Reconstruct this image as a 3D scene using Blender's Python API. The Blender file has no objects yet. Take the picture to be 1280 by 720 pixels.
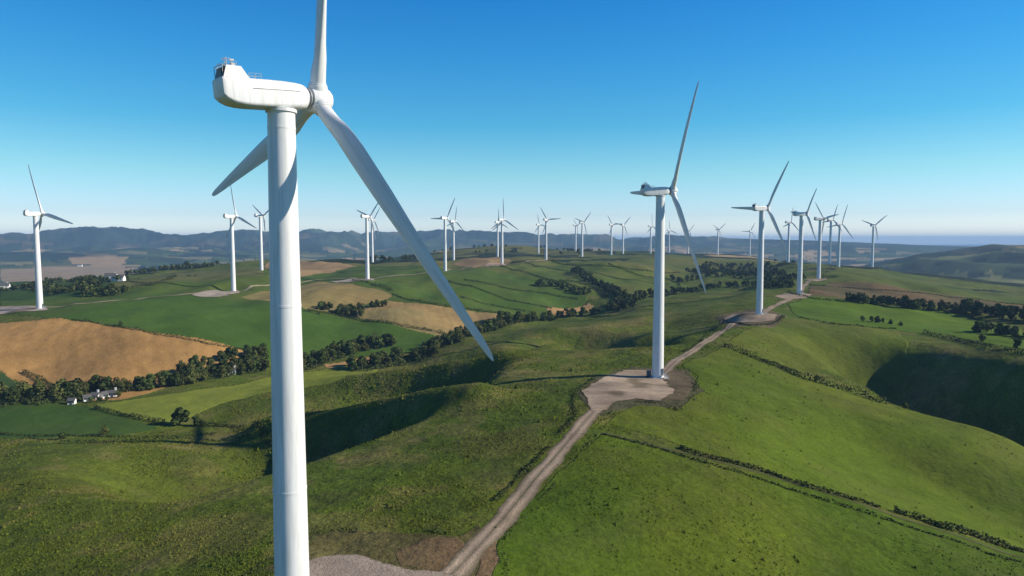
import bpy, bmesh, math, random
import numpy as np
from mathutils import Vector
from mathutils.geometry import delaunay_2d_cdt

rng = np.random.default_rng(11)
random.seed(11)
R_ = math.radians
SC = bpy.context.scene
COL = SC.collection
HAZE, SUN_E, SKY_S, EXPO = 7.6e-5, 4.7, .10, 0.45

# ------------------------------------------------------------------ camera
FPX, HZ, ZC = 853.333, 300.0, 100.0          # focal length in 1280-wide pixels, horizon row, camera height
PITCH = math.atan((360 - HZ) / FPX)
FW = np.array([0, math.cos(PITCH), -math.sin(PITCH)])
UP = np.array([0, math.sin(PITCH), math.cos(PITCH)])
cd = bpy.data.cameras.new('camera')
cd.lens = 24; cd.sensor_width = 36; cd.clip_start = 0.5; cd.clip_end = 80000
cam = bpy.data.objects.new('camera', cd)
cam.location = (0, 0, ZC); cam.rotation_euler = (math.pi / 2 - PITCH, 0, 0)
COL.objects.link(cam); SC.camera = cam

def ray(px, py):
    return FW + np.array([(px - 640) / FPX, 0, 0]) - (py - 360) / FPX * UP

# ------------------------------------------------------------------ small numeric helpers
def hash2(ix, iy, seed):
    n = (ix.astype(np.int64) * 374761393 + iy.astype(np.int64) * 668265263 + seed * 974634777) & 0xffffffff
    n = ((n ^ (n >> 13)) * 1274126177) & 0xffffffff
    return ((n ^ (n >> 16)) & 0xffffff) / float(0xffffff)

def vnoise(x, y, seed=0):
    ix = np.floor(x); iy = np.floor(y); fx = x - ix; fy = y - iy
    fx = fx * fx * fx * (fx * (fx * 6 - 15) + 10); fy = fy * fy * fy * (fy * (fy * 6 - 15) + 10)
    ix = ix.astype(np.int64); iy = iy.astype(np.int64)
    a = hash2(ix, iy, seed); b = hash2(ix + 1, iy, seed); c = hash2(ix, iy + 1, seed); d = hash2(ix + 1, iy + 1, seed)
    return (a + (b - a) * fx) * (1 - fy) + (c + (d - c) * fx) * fy - 0.5

def fbm(x, y, scale, octv=4, seed=0):
    s = np.zeros_like(x); a = 1.0
    for k in range(octv):
        s += a * vnoise(x / scale + 17.3 * k, y / scale - 9.1 * k, seed + k); a *= 0.5; scale *= 0.5
    return s

def sstep(a, b, x):
    t = np.clip((x - a) / (b - a), 0, 1); return t * t * (3 - 2 * t)

# ------------------------------------------------------------------ terrain: surveyed heights (image ray, height below the drone)
GP = [  # px, py, z relative to the camera
 (0,720,-60),(120,720,-58),(250,720,-55),(330,720,-53),(450,715,-52),(560,715,-52),(620,690,-52),(700,720,-54),(850,720,-58),(1000,720,-63),(1150,720,-66),(1280,720,-69),
 (0,660,-64),(150,660,-61),(300,650,-57),(420,650,-54.5),(560,640,-52.5),(640,620,-52),(760,640,-53.5),(900,650,-57),(1050,660,-62),(1200,680,-66),(1280,690,-68.5),
 (0,600,-70),(150,600,-66),(290,590,-61),(390,600,-57.5),(480,590,-55),(580,570,-53.5),(700,545,-52),
 (0,562,-76),(120,562,-73),(250,552,-71),(330,548,-69),
 (760,560,-52.5),(870,570,-55),(1000,600,-60),(1150,640,-65),(1280,650,-70),
 (800,510,-51.7),(900,520,-53.5),(1020,545,-59),(1150,575,-65),(1280,600,-70),
 (745,490,-51.6),(850,490,-51.5),(870,450,-51.8),(900,470,-53),(980,490,-57),(1060,505,-61),
 (905,432,-52.5),(1000,468,-59),(1130,512,-65),(1200,528,-68),(1280,546,-72),
 (960,430,-55.5),(1040,448,-61),(1090,480,-67),(960,400,-50.5),(1040,400,-54),(1100,410,-55),(940,415,-51.5),(1085,430,-59.5),
 (1000,378,-48.5),(1100,390,-54),(1180,400,-57),(1280,412,-58),(1200,395,-60),(1070,377,-51),(1180,383,-56),(1280,392,-60),
 (1030,360,-47),(1150,368,-54),(1280,380,-62),(1040,342,-46),(1150,355,-54),(1280,374,-72),
 (1150,343,-58),(1220,357,-70),(1280,372,-78),
 (850,440,-53),(760,455,-54),(690,455,-56),(770,425,-58),(700,430,-60),(650,440,-59),
 (905,412,-50.5),(880,386,-52),(760,400,-61),(700,407,-66),(940,372,-48.5),(860,374,-53),(800,380,-58),(770,391,-66),
 (560,452,-63),(500,463,-69),(440,473,-75),(390,482,-80),
 (470,512,-77),
 (100,510,-83),(30,500,-82),(200,518,-83),(280,495,-83),(230,505,-83.5),(400,470,-84),(470,458,-84),(100,492,-83),(200,480,-83),(300,465,-82.5),(380,452,-82),(450,445,-81),(520,440,-80),(600,412,-77),(680,398,-74),(750,386,-70),
 (60,460,-78),(200,465,-80),(10,400,-56),(150,415,-61),(250,430,-68),(20,440,-70),
 (0,375,-52),(150,370,-49),(100,382,-50.5),(0,365,-58),(100,358,-60),(200,350,-56),
 (200,395,-56),(300,400,-61),(400,405,-66),(500,425,-76),(450,400,-66),(350,380,-54),
 (400,372,-53),(480,375,-55),(550,400,-68),(620,395,-68),(500,390,-61),
 (560,360,-52),(650,375,-60),(700,387,-67),(620,350,-48),(700,360,-56),(720,376,-66),
 (600,338,-41.5),(680,340,-45),(740,345,-48),(800,355,-56),(800,335,-42),(830,372,-62),(760,372,-62),(850,350,-58),(900,355,-60),(930,340,-57),(880,330,-45),(960,345,-54),(820,323,-36),
 (400,345,-45),(250,340,-48),(175,343,-57),(225,336,-51),(290,331,-46.5),(360,328,-42.5),(430,326.5,-40),(560,311,-24),
]
GD = [  # px, depth, z: ground hidden from the drone or outside its view
 (1000,330,-63),(1115,375,-66),(1130,322,-79),(1165,330,-85),(1215,310,-91),(1280,285,-95),(1380,240,-98),
 (1200,352,-61.5),(1290,312,-61.5),(1400,262,-63),(1210,405,-57),(1300,375,-57),(1420,330,-56),(1130,425,-58),
 (1150,2000,-150),(1280,1800,-150),(1080,1900,-110),(1500,1500,-140),
 (850,434,-61),(835,495,-63),(905,416,-50),(893,370,-51),(865,400,-60),(862,455,-60),
 (560,430,-78),(480,420,-83),(400,410,-85),(600,440,-72),(640,415,-66),(690,400,-60.5),(640,330,-57.5),
 (589,250,-58),(385,310,-77),(311,304,-83),(625,300,-57),
 (590,215,-55),(560,216,-57),(510,198,-57),(440,182,-57.5),(600,256,-57),(640,314,-57),
 (330,275,-79),(200,275,-81),(0,290,-84),(100,304,-83),
 (100,1500,-115),(250,1500,-95),(400,1600,-80),(0,1400,-110),(100,2500,-150),(300,2500,-140),(500,2500,-120),(600,2600,-110),(700,2700,-110),(800,2800,-130),(900,3000,-155),(1000,3200,-170),
 (650,1830,-15),(700,1780,-25),(750,1760,-28),(520,1500,-45),
 (1120,3000,-96),(1160,3000,-75),(1200,3000,-46),(1240,3000,-31),(1290,3000,-22),(1400,3000,-5),(1100,3600,-150),(1240,2500,-80),(1180,2450,-115),
 (1300,4200,-130),(-150,200,-75),(-150,350,-84),(-200,600,-55),(-200,1200,-100),(1450,200,-78),(1450,600,-60),(1500,900,-75),
]
for px in range(-500, 1900, 240):
    GD += [(px, 5200, -160), (px, 12000, -160), (px, 27000, -160)]
# turbines: foot x, y, z, yaw and rotor angle in degrees, rotor size
TURB = [
 (-28.4,85.3,45.8,44,16.2,.985), (56.6,262.1,46.7,13,33,1.0), (168.1,461.8,49.5,25,33,.82), (257.8,610.8,51.3,10,36,.62),
 (366.7,815.6,53.2,10,81,.62), (542.5,1134.2,54.9,22,21,.79), (527.9,1134.7,61.5,22,21,.62), (495.4,1225.6,59.9,16,12,.62),
 (621.3,1177.9,53.2,31,51,.62), (576.6,1916.4,57.5,25,57,.70), (687.9,1978.1,53.8,55,27,.62), (544.7,2114.8,55.5,25,48,.70),
 (502.6,2190.7,59.1,37,114,.79), (354.9,1752.3,63.2,22,0,.79), (272.4,1680.3,64.7,55,42,.62), (234.3,1613.8,64.2,46,87,.62),
 (146.1,1425.9,65.0,37,48,.70), (167.9,1804.1,66.3,25,69,.62), (61.0,1225.9,64.2,55,87,.64), (65.8,1703.7,66.2,46,105,.62),
 (-16.0,1094.0,60.4,46,0,.79), (-29.4,1393.4,64.2,52,0,.62), (-90.8,927.6,57.7,55,30,.72), (-104.8,1225.7,61.3,49,12,.62),
 (-166.2,784.3,55.0,49,48,.64), (-236.4,1156.2,62.2,55,39,.62), (-316.5,862.2,58.6,55,63,.62), (-268.7,657.0,50.7,52,111,.79),
 (-359.0,516.8,47.8,60,102,.93)]

ctrl = []
for px, py, z in GP:
    d = ray(px, py); D = z / d[2]; ctrl.append((d[0] * D, d[1] * D, z))
for px, D, z in GD:
    ctrl.append(((px - 640) / FPX * D, D, z))
for k, t in enumerate(TURB):
    if k != 6:
        ctrl.append((t[0], t[1], t[2] - ZC))
ctrl = np.array(ctrl)
def logpolar(x, y):
    return np.arctan2(x, y), np.log(np.maximum(np.hypot(x, y), 1.0))
cu, cv = logpolar(ctrl[:, 0], ctrl[:, 1])
CSM = 0.022
def rbf_mat(u, v):
    return np.sqrt((u[:, None] - cu[None]) ** 2 + (v[:, None] - cv[None]) ** 2 + CSM ** 2)
A = rbf_mat(cu, cv) - np.eye(len(cu)) * 0.004
wts = np.linalg.solve(np.block([[A, np.ones((len(cu), 1))], [np.ones((1, len(cu))), np.zeros((1, 1))]]), np.append(ctrl[:, 2], 0))

SKY_X = [-500,-200,0,60,130,180,230,262,300,340,400,450,520,600,650,720,800,900,1000,1100,1300,1900]
SKY_Y = [292,294,297,294,289,290,297,293.5,290,292.5,290.5,292,291,292,294,297,298,299,301,304,306,306]
def terrain(x, y):
    u, v = logpolar(x, y); r = np.hypot(x, y)
    z = np.empty_like(x)
    for s in range(0, len(x), 40000):
        z[s:s + 40000] = rbf_mat(u[s:s + 40000], v[s:s + 40000]) @ wts[:-1] + wts[-1]
    az = np.abs(u)
    w = sstep(R_(50), R_(95), az)
    z = z * (1 - w) + w * (-62 - 90 * sstep(600, 3000, r))
    # far ranges of hills
    skz = (HZ - np.interp(640 + FPX * np.tan(np.clip(u, -0.9, 0.9)), SKY_X, SKY_Y)) / FPX
    rough = fbm(x, y, 2600, 5, 3)
    for rc, wd, k in ((6900, 1500, 1.0), (4700, 700, 0.42)):
        top = np.maximum(skz * rc * k + 160 - 60 * (k < 1), 0) if k < 1 else np.maximum(skz * rc + 160, 0)
        bump = np.exp(-((r - rc) / wd) ** 2)
        if k < 1: top = top * np.clip(0.35 + 1.1 * fbm(x, y, 2500, 3, 9), 0, 1) * (u < 0.2)
        ridged = 1 - 0.55 * np.abs(rough) * (k < 1) 
        z = z + top * bump * ridged
    dr = sstep(2200, 4200, r)
    z = z + dr * 34 * fbm(x, y, 1400, 4, 5) * (1 - 0.4 * sstep(9000, 20000, r))
    hr = np.exp(-((r - 3000) / 800) ** 2) * sstep(0.44, 0.54, u)
    z = z + 34 * hr * sstep(.50, .62, u) + hr * 75 * (.25 - np.abs(fbm(x, y, 560, 4, 31))) + hr * 60 * fbm(x, y * .4, 380, 3, 36)
    mt = np.exp(-((r - 6500) / 1500) ** 2) * sstep(.4, .2, u)
    z = z + mt * 250 * (.16 - np.abs(fbm(x, y, 1000, 6, 33)))
    md = sstep(330, 800, r) * (1 - sstep(2200, 3200, r))
    z = z + md * 8.0 * fbm(x, y, 170, 4, 6)
    z = z + sstep(300, 420, r) * (1 - sstep(1000, 1500, r)) * (4.6 + 4.5 * sstep(560, 760, r)) * fbm(x, y * .45, 75 + 0 * 1, 3, 35)
    nr = 1 - sstep(500, 1100, r)
    z = z + nr * (1.1 * fbm(x, y, 45, 3, 7) + 0.35 * fbm(x, y, 7, 3, 8))
    return z + ZC

a_f = np.arange(R_(-41), R_(41.001), R_(0.082))
a_c = np.arange(R_(44), R_(317), R_(3.0))
AZ = np.concatenate([a_f, a_c]); NA = len(AZ); NAF = len(a_f)
lr = [math.log(30)]
while lr[-1] < math.log(28000):
    r = math.exp(lr[-1]); lr.append(lr[-1] + (0.012 if r < 80 else 0.0036 if r < 700 else 0.0075 if r < 2500 else 0.016))
LR = np.array(lr); RR = np.exp(LR); NR = len(RR)
gx = (RR[:, None] * np.sin(AZ)[None]); gy = (RR[:, None] * np.cos(AZ)[None])
GZ = terrain(gx.ravel(), gy.ravel()).reshape(NR, NA)

# steep banks that drop away to the left of these lines (plan metres), leaving small spurs uncut
def seg_dist(P, x, y):
    best = np.full(x.shape, 1e9); side = np.zeros(x.shape); par = np.zeros(x.shape); acc = 0.0
    tot = sum(math.dist(a, b) for a, b in zip(P[:-1], P[1:]))
    for (x1, y1), (x2, y2) in zip(P[:-1], P[1:]):
        dx, dy = x2 - x1, y2 - y1; L2 = dx * dx + dy * dy
        t = np.clip(((x - x1) * dx + (y - y1) * dy) / L2, 0, 1); d = np.hypot(x - x1 - t * dx, y - y1 - t * dy)
        k = d < best; best = np.where(k, d, best); side = np.where(k, np.sign(dx * (y - y1) - dy * (x - x1)), side)
        par = np.where(k, (acc + t * math.sqrt(L2)) / tot, par); acc += math.sqrt(L2)
    return best, side, par
def bank(P, drop, wid, f0, f1, spurs=(), e0=.12, e1=.12):
    global GZ
    m = (gx > min(p[0] for p in P) - f1 - 20) & (gx < max(p[0] for p in P) + 20) & (gy > min(p[1] for p in P) - 60) & (gy < max(p[1] for p in P) + 60)
    x, y = gx[m], gy[m]; x = x + 7 * fbm(x, y, 42, 3, 91)
    d, s, t = seg_dist(P, x, y); d = d * (s > 0)
    c = drop * np.clip(d / wid, 0, 1) ** 1.15 * (1 - sstep(f0, f1, d)) * sstep(0, e0, t) * (1 - sstep(1 - e1, 1, t))
    for Q, w_, k in spurs:
        q, _, _ = seg_dist(Q, x, y); c = c * (1 - k * np.exp(-(q / w_) ** 2))
    cut = np.zeros_like(GZ); cut[m] = c
    rr_, cc_ = np.nonzero(m); r0, r1, c0, c1 = max(rr_.min() - 20, 0), rr_.max() + 20, max(cc_.min() - 30, 0), min(cc_.max() + 30, NAF)
    B = cut[r0:r1, c0:c1]
    for ax, kw in ((0, 4), (1, 11)) * 2:
        S = np.cumsum(np.pad(B, [(kw + 1, kw) if a_ == ax else (0, 0) for a_ in (0, 1)], mode='edge'), axis=ax)
        B = (np.take(S, range(2 * kw + 1, S.shape[ax]), ax) - np.take(S, range(0, S.shape[ax] - 2 * kw - 1), ax)) / (2 * kw + 1)
    GZ[r0:r1, c0:c1] -= B
q, _, _ = seg_dist([(-14,236),(-45,253),(-100,279)], gx, gy); GZ += 7 * np.exp(-(q / 12) ** 2)
q, _, _ = seg_dist([(-6,338),(-40,350),(-115,376)], gx, gy); GZ += 4 * np.exp(-(q / 14) ** 2)
bank([(-84,146),(-62,172),(-42,198),(-27,224),(-13,255),(-3,300),(4,345),(16,395),(30,440)], 21, 23, 40, 120, [([(-12,235),(-45,253),(-98,279)], 16, 1.0), ([(0,336),(-40,348),(-110,372)], 16, .9)])
bank([(88,340),(93,372),(101,410),(114,445)], 17, 18, 30, 80)
bank([(60,400),(72,440),(84,480)], 15, 16, 30, 80)
bank([(176,168),(160,195),(142,222),(122,246)], 6.5, 24, 34, 90, e0=.2, e1=.3)
bank([(246,240),(236,305),(232,340),(228,380),(226,405)], 17, 22, 40, 75, e1=.22)
# pads: level the ground round each turbine
for k, (tx, ty, tz, *_) in enumerate(TURB):
    if k == 6: continue
    d = np.hypot(gx - tx, gy - ty); w = 1 - sstep(9, 24, d)
    GZ += w * (tz - GZ)

def zat(x, y):
    x = np.atleast_1d(np.asarray(x, float)); y = np.atleast_1d(np.asarray(y, float))
    u = np.arctan2(x, y); lv = np.log(np.maximum(np.hypot(x, y), 30.1))
    ci = np.clip(np.searchsorted(a_f, u) - 1, 0, NAF - 2); ri = np.clip(np.searchsorted(LR, lv) - 1, 0, NR - 2)
    fu = np.clip((u - a_f[ci]) / (a_f[ci + 1] - a_f[ci]), 0, 1)
    r = np.exp(lv); fv = np.clip((r - RR[ri]) / (RR[ri + 1] - RR[ri]), 0, 1)
    return (GZ[ri, ci] * (1 - fu) + GZ[ri, ci + 1] * fu) * (1 - fv) + (GZ[ri + 1, ci] * (1 - fu) + GZ[ri + 1, ci + 1] * fu) * fv

def hit(px, py, last=False):
    """first ground point along the view ray of a photo pixel"""
    d = ray(px, py); u = math.atan2(d[0], d[1]); k = d[2] / math.hypot(d[0], d[1])
    ci = int(np.clip(np.searchsorted(a_f, u) - 1, 0, NAF - 2)); fu = min(max((u - a_f[ci]) / (a_f[ci + 1] - a_f[ci]), 0), 1)
    prof = GZ[:, ci] * (1 - fu) + GZ[:, ci + 1] * fu - (ZC + k * RR)
    i = np.nonzero((prof > 0) & (RR > 60))[0]
    if len(i) == 0: r = 20000.0
    else:
        i = i[0]
        t = prof[i - 1] / (prof[i - 1] - prof[i]) if i > 0 and prof[i - 1] < 0 else 0
        r = RR[i - 1] + t * (RR[i] - RR[i - 1])
    return np.array([r * math.sin(u), r * math.cos(u)])

def hits(pts, step=None):
    out = []
    if step:
        q = []
        for a, b in zip(pts[:-1], pts[1:]):
            n = max(1, int(math.hypot(b[0] - a[0], b[1] - a[1]) / step))
            q += [(a[0] + (b[0] - a[0]) * i / n, a[1] + (b[1] - a[1]) * i / n) for i in range(n)]
        pts = q + [pts[-1]]
    return np.array([hit(*p) for p in pts])

def inside(poly, x, y):
    m = np.zeros(x.shape, bool)
    bb = (x >= poly[:, 0].min()) & (x <= poly[:, 0].max()) & (y >= poly[:, 1].min()) & (y <= poly[:, 1].max())
    xs, ys = x[bb], y[bb]; c = np.zeros(xs.shape, bool); n = len(poly)
    for i in range(n):
        x1, y1 = poly[i]; x2, y2 = poly[(i + 1) % n]
        if y1 == y2: continue
        k = ((y1 > ys) != (y2 > ys)) & (xs < (x2 - x1) * (ys - y1) / (y2 - y1) + x1); c ^= k
    m[bb] = c; return m

# ------------------------------------------------------------------ materials
def mat(name):
    m = bpy.data.materials.new(name); m.use_nodes = True
    nt = m.node_tree; return m, nt, nt.nodes['Principled BSDF']
def lnk(nt, a, b): nt.links.new(a, b)
def math_node(nt, op, a, b):
    n = nt.nodes.new('ShaderNodeMath'); n.operation = op
    for i, v in enumerate((a, b)):
        if isinstance(v, (int, float)): n.inputs[i].default_value = v
        else: lnk(nt, v, n.inputs[i])
    return n.outputs[0]
def noise_node(nt, vec, scale, detail=4, rough=0.6):
    n = nt.nodes.new('ShaderNodeTexNoise'); n.inputs['Scale'].default_value = scale
    n.inputs['Detail'].default_value = detail; n.inputs['Roughness'].default_value = rough
    lnk(nt, vec, n.inputs['Vector']); return n.outputs['Fac']
def maprange(nt, v, a, b, c, d):
    n = nt.nodes.new('ShaderNodeMapRange')
    for i, k in enumerate((a, b, c, d)): n.inputs[i + 1].default_value = k
    lnk(nt, v, n.inputs[0]); return n.outputs[0]
def vmul(nt, col, fac):
    n = nt.nodes.new('ShaderNodeVectorMath'); n.operation = 'SCALE'
    lnk(nt, col, n.inputs[0]); lnk(nt, fac, n.inputs['Scale']); return n.outputs[0]

def ground_material():
    m, nt, b = mat('ground_cover')
    at = nt.nodes.new('ShaderNodeAttribute'); at.attribute_name = 'albedo'
    geo = nt.nodes.new('ShaderNodeNewGeometry').outputs['Position']
    fine = noise_node(nt, geo, 0.9, 5, 0.7); mid = noise_node(nt, geo, 0.11, 5, 0.65); big = noise_node(nt, geo, 0.017, 4, 0.6)
    rough = at.outputs['Alpha']
    f1 = math_node(nt, 'ADD', 1, math_node(nt, 'MULTIPLY', maprange(nt, fine, .3, .7, -.55, .55), rough))
    f2 = math_node(nt, 'ADD', 1, math_node(nt, 'MULTIPLY', maprange(nt, mid, .3, .7, -.3, .3), math_node(nt, 'ADD', rough, 0.12)))
    f3 = maprange(nt, big, .3, .7, .84, 1.16)
    f = math_node(nt, 'MULTIPLY', math_node(nt, 'MULTIPLY', f1, f2), f3)
    c = vmul(nt, at.outputs['Color'], f)
    # dry straw-coloured tufts where the grass is rough
    mx = nt.nodes.new('ShaderNodeMix'); mx.data_type = 'RGBA'
    dry = math_node(nt, 'MULTIPLY', maprange(nt, noise_node(nt, geo, 0.05, 6, 0.7), .5, .68, 0, .5), rough)
    lnk(nt, dry, mx.inputs[0]); lnk(nt, c, mx.inputs[6]); mx.inputs[7].default_value = (.12, .105, .042, 1)
    lnk(nt, mx.outputs[2], b.inputs['Base Color'])
    b.inputs['Roughness'].default_value = 1; b.inputs['Specular IOR Level'].default_value = 0.05
    bp = nt.nodes.new('ShaderNodeBump'); bp.inputs['Distance'].default_value = 1.0
    hgt = math_node(nt, 'ADD', math_node(nt, 'ADD', math_node(nt, 'MULTIPLY', fine, .6), math_node(nt, 'MULTIPLY', noise_node(nt, geo, .33, 4, .6), 1.3)), math_node(nt, 'MULTIPLY', mid, 1.5))
    lnk(nt, math_node(nt, 'MULTIPLY', hgt, math_node(nt, 'ADD', math_node(nt, 'MULTIPLY', rough, .9), .1)), bp.inputs['Height'])
    bp.inputs['Strength'].default_value = 0.75
    lnk(nt, bp.outputs[0], b.inputs['Normal'])
    return m

def simple_noise_material(name, c1, c2, scale=1.0, rough=0.9, bump=0.0, spec=0.2, attr=None, rand=0.0):
    m, nt, b = mat(name)
    geo = nt.nodes.new('ShaderNodeNewGeometry').outputs['Position']
    nz = noise_node(nt, geo, scale, 5, 0.65)
    mx = nt.nodes.new('ShaderNodeMix'); mx.data_type = 'RGBA'
    lnk(nt, maprange(nt, nz, .32, .68, 0, 1), mx.inputs[0])
    mx.inputs[6].default_value = (*c1, 1); mx.inputs[7].default_value = (*c2, 1)
    out = mx.outputs[2]
    if attr:
        a = nt.nodes.new('ShaderNodeAttribute'); a.attribute_name = attr
        out = vmul(nt, out, a.outputs['Fac'])
    if rand:
        oi = nt.nodes.new('ShaderNodeObjectInfo')
        out = vmul(nt, out, maprange(nt, oi.outputs['Random'], 0, 1, 1 - rand, 1 + rand))
    lnk(nt, out, b.inputs['Base Color'])
    b.inputs['Roughness'].default_value = rough; b.inputs['Specular IOR Level'].default_value = spec
    if bump:
        bp = nt.nodes.new('ShaderNodeBump'); bp.inputs['Distance'].default_value = bump
        lnk(nt, nz, bp.inputs['Height']); lnk(nt, bp.outputs[0], b.inputs['Normal'])
    return m

def leaf_material(name, c1, c2, rand=.38):
    m = simple_noise_material(name, c1, c2, .7, .85, 0, .12, 'shade', rand)
    b = m.node_tree.nodes['Principled BSDF']
    return m

def white_paint():
    m, nt, b = mat('white_turbine_paint')
    tc = nt.nodes.new('ShaderNodeTexCoord').outputs['Object']
    mp = nt.nodes.new('ShaderNodeMapping'); mp.inputs['Scale'].default_value = (1.6, 1.6, .09); lnk(nt, tc, mp.inputs[0])
    nz = noise_node(nt, mp.outputs[0], 1.1, 6, .7)
    mx = nt.nodes.new('ShaderNodeMix'); mx.data_type = 'RGBA'
    lnk(nt, maprange(nt, nz, .42, .75, 0, 1), mx.inputs[0])
    mx.inputs[6].default_value = (.76, .77, .78, 1); mx.inputs[7].default_value = (.56, .56, .545, 1)
    lnk(nt, mx.outputs[2], b.inputs['Base Color'])
    b.inputs['Roughness'].default_value = .42; b.inputs['Specular IOR Level'].default_value = .4
    return m

M = {
 'ground': ground_material(),
 'paint': white_paint(),
 'dark': simple_noise_material('dark_grille', (.03,.035,.04), (.06,.065,.07), 3, .6),
 'steel': simple_noise_material('galvanised_steel', (.32,.33,.34), (.45,.46,.47), 2, .45, 0, .5),
 'green_cab': simple_noise_material('cabinet_paint', (.06,.08,.10), (.09,.11,.13), 2, .5),
 'concrete': simple_noise_material('concrete', (.38,.36,.33), (.50,.48,.44), .8, .9),
 'bark': simple_noise_material('bark', (.06,.045,.03), (.11,.085,.06), 3, .95),
 'leaf_a': leaf_material('broadleaf_foliage', (.034,.054,.012), (.075,.100,.024)),
 'leaf_b': leaf_material('olive_foliage', (.050,.064,.014), (.105,.112,.030)),
 'hedge': leaf_material('hedge_foliage', (.030,.044,.012), (.070,.084,.022), .2),
 'tuft': leaf_material('tuft_grass', (.060,.082,.020), (.120,.130,.040), 0),
 'lime': simple_noise_material('limewashed_render', (.70,.69,.66), (.80,.79,.76), 1.5, .9),
 'slate': simple_noise_material('slate_tiles', (.07,.07,.075), (.12,.115,.11), 2.5, .7),
 'glass': simple_noise_material('window_glass', (.02,.025,.03), (.03,.035,.04), 1, .1, 0, .5),
 'door': simple_noise_material('door_paint', (.05,.07,.09), (.07,.09,.11), 2, .5),
}
def road_material():
    m, nt, b = mat('gravel')
    at = nt.nodes.new('ShaderNodeAttribute'); at.attribute_name = 'albedo'
    geo = nt.nodes.new('ShaderNodeNewGeometry').outputs['Position']
    f = math_node(nt, 'MULTIPLY', maprange(nt, noise_node(nt, geo, 1.3, 6, .7), .3, .7, .78, 1.22), maprange(nt, noise_node(nt, geo, .09, 4, .6), .3, .7, .8, 1.2))
    lnk(nt, vmul(nt, at.outputs['Color'], f), b.inputs['Base Color'])
    b.inputs['Roughness'].default_value = .97; b.inputs['Specular IOR Level'].default_value = .1
    bp = nt.nodes.new('ShaderNodeBump'); bp.inputs['Distance'].default_value = .25
    lnk(nt, noise_node(nt, geo, 2.2, 5, .7), bp.inputs['Height']); lnk(nt, bp.outputs[0], b.inputs['Normal'])
    return m
M['gravel'] = road_material()

# ------------------------------------------------------------------ object helpers
def mesh_np(name, verts, faces, m, parent=None, smooth=False, colattr=None, faceattr=None):
    """verts (n,3), faces (k,3 or 4) arrays -> one mesh object"""
    me = bpy.data.meshes.new(name); verts = np.asarray(verts, np.float32); faces = np.asarray(faces, np.int32)
    me.vertices.add(len(verts)); me.vertices.foreach_set('co', verts.ravel())
    k = faces.shape[1]; me.loops.add(faces.size); me.loops.foreach_set('vertex_index', faces.ravel())
    me.polygons.add(len(faces)); me.polygons.foreach_set('loop_start', np.arange(0, faces.size, k, dtype=np.int32))
    if smooth: me.polygons.foreach_set('use_smooth', np.ones(len(faces), bool))
    me.update(calc_edges=True)
    if colattr is not None:
        a = me.attributes.new('albedo', 'FLOAT_COLOR', 'POINT'); a.data.foreach_set('color', np.asarray(colattr, np.float32).ravel())
    if faceattr is not None:
        a = me.attributes.new('shade', 'FLOAT', 'POINT'); a.data.foreach_set('value', np.asarray(faceattr, np.float32))
    me.materials.append(m)
    o = bpy.data.objects.new(name, me); COL.objects.link(o)
    if parent: o.parent = parent
    return o
def mesh_bm(name, bm, m, parent=None, smooth=None):
    me = bpy.data.meshes.new(name); bmesh.ops.recalc_face_normals(bm, faces=bm.faces); bm.to_mesh(me); bm.free(); me.materials.append(m)
    if smooth is not None: me.shade_smooth() if smooth >= 180 else me.set_sharp_from_angle(angle=R_(smooth)) or None
    if smooth is not None and smooth < 180:
        me.polygons.foreach_set('use_smooth', np.ones(len(me.polygons), bool))
    o = bpy.data.objects.new(name, me); COL.objects.link(o)
    if parent: o.parent = parent
    return o
def tag(o, label=None, cat=None, group=None, kind=None):
    if label: o['label'] = label
    if cat: o['category'] = cat
    if group: o['group'] = group
    if kind: o['kind'] = kind
    return o
def empty(name, loc, rz=0):
    o = bpy.data.objects.new(name, None); o.empty_display_size = 1; COL.objects.link(o)
    o.location = loc; o.rotation_euler = (0, 0, rz); return o
def box(bm, c, s, bev=0):
    v = [bm.verts.new((c[0] + i * s[0] / 2, c[1] + j * s[1] / 2, c[2] + k * s[2] / 2)) for i in (-1, 1) for j in (-1, 1) for k in (-1, 1)]
    f = [bm.faces.new([v[i] for i in q]) for q in ((0,1,3,2),(4,6,7,5),(0,4,5,1),(2,3,7,6),(0,2,6,4),(1,5,7,3))]
    if bev: bmesh.ops.bevel(bm, geom=list({e for q in f for e in q.edges}), offset=bev, segments=2, affect='EDGES')
def tube(bm, a, b, r, n=6):
    a, b = Vector(a), Vector(b); d = (b - a).normalized(); p = d.orthogonal().normalized(); q = d.cross(p)
    A_, B_ = [], []
    for i in range(n):
        t = 2 * math.pi * i / n; w = p * math.cos(t) * r + q * math.sin(t) * r
        A_.append(bm.verts.new(a + w)); B_.append(bm.verts.new(b + w))
    for i in range(n): bm.faces.new((A_[i], A_[(i + 1) % n], B_[(i + 1) % n], B_[i]))
    bm.faces.new(A_[::-1]); bm.faces.new(B_)
def loft(bm, rings, cap=True):
    R = [[bm.verts.new(p) for p in r] for r in rings]
    for a, b in zip(R[:-1], R[1:]):
        n = len(a)
        for i in range(n): bm.faces.new((a[i], a[(i + 1) % n], b[(i + 1) % n], b[i]))
    if cap: bm.faces.new(R[0][::-1]); bm.faces.new(R[-1])
# ------------------------------------------------------------------ ground colour by field (albedo, plus painted lit and dark patches on the far right hill)
LUSH, OLIVE, YELLOWG, DEEP = (.048,.098,.012), (.088,.106,.014), (.165,.190,.026), (.032,.064,.014)
WHEAT, TAN, ORANGE, BROWNPINK, DIRT = (.36,.205,.070), (.26,.19,.070), (.38,.23,.095), (.145,.095,.042), (.125,.088,.045)
FX, FY = gx.ravel(), gy.ravel(); FR = np.hypot(FX, FY); NV = len(FX)
alb = np.empty((NV, 4), np.float32)
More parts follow.
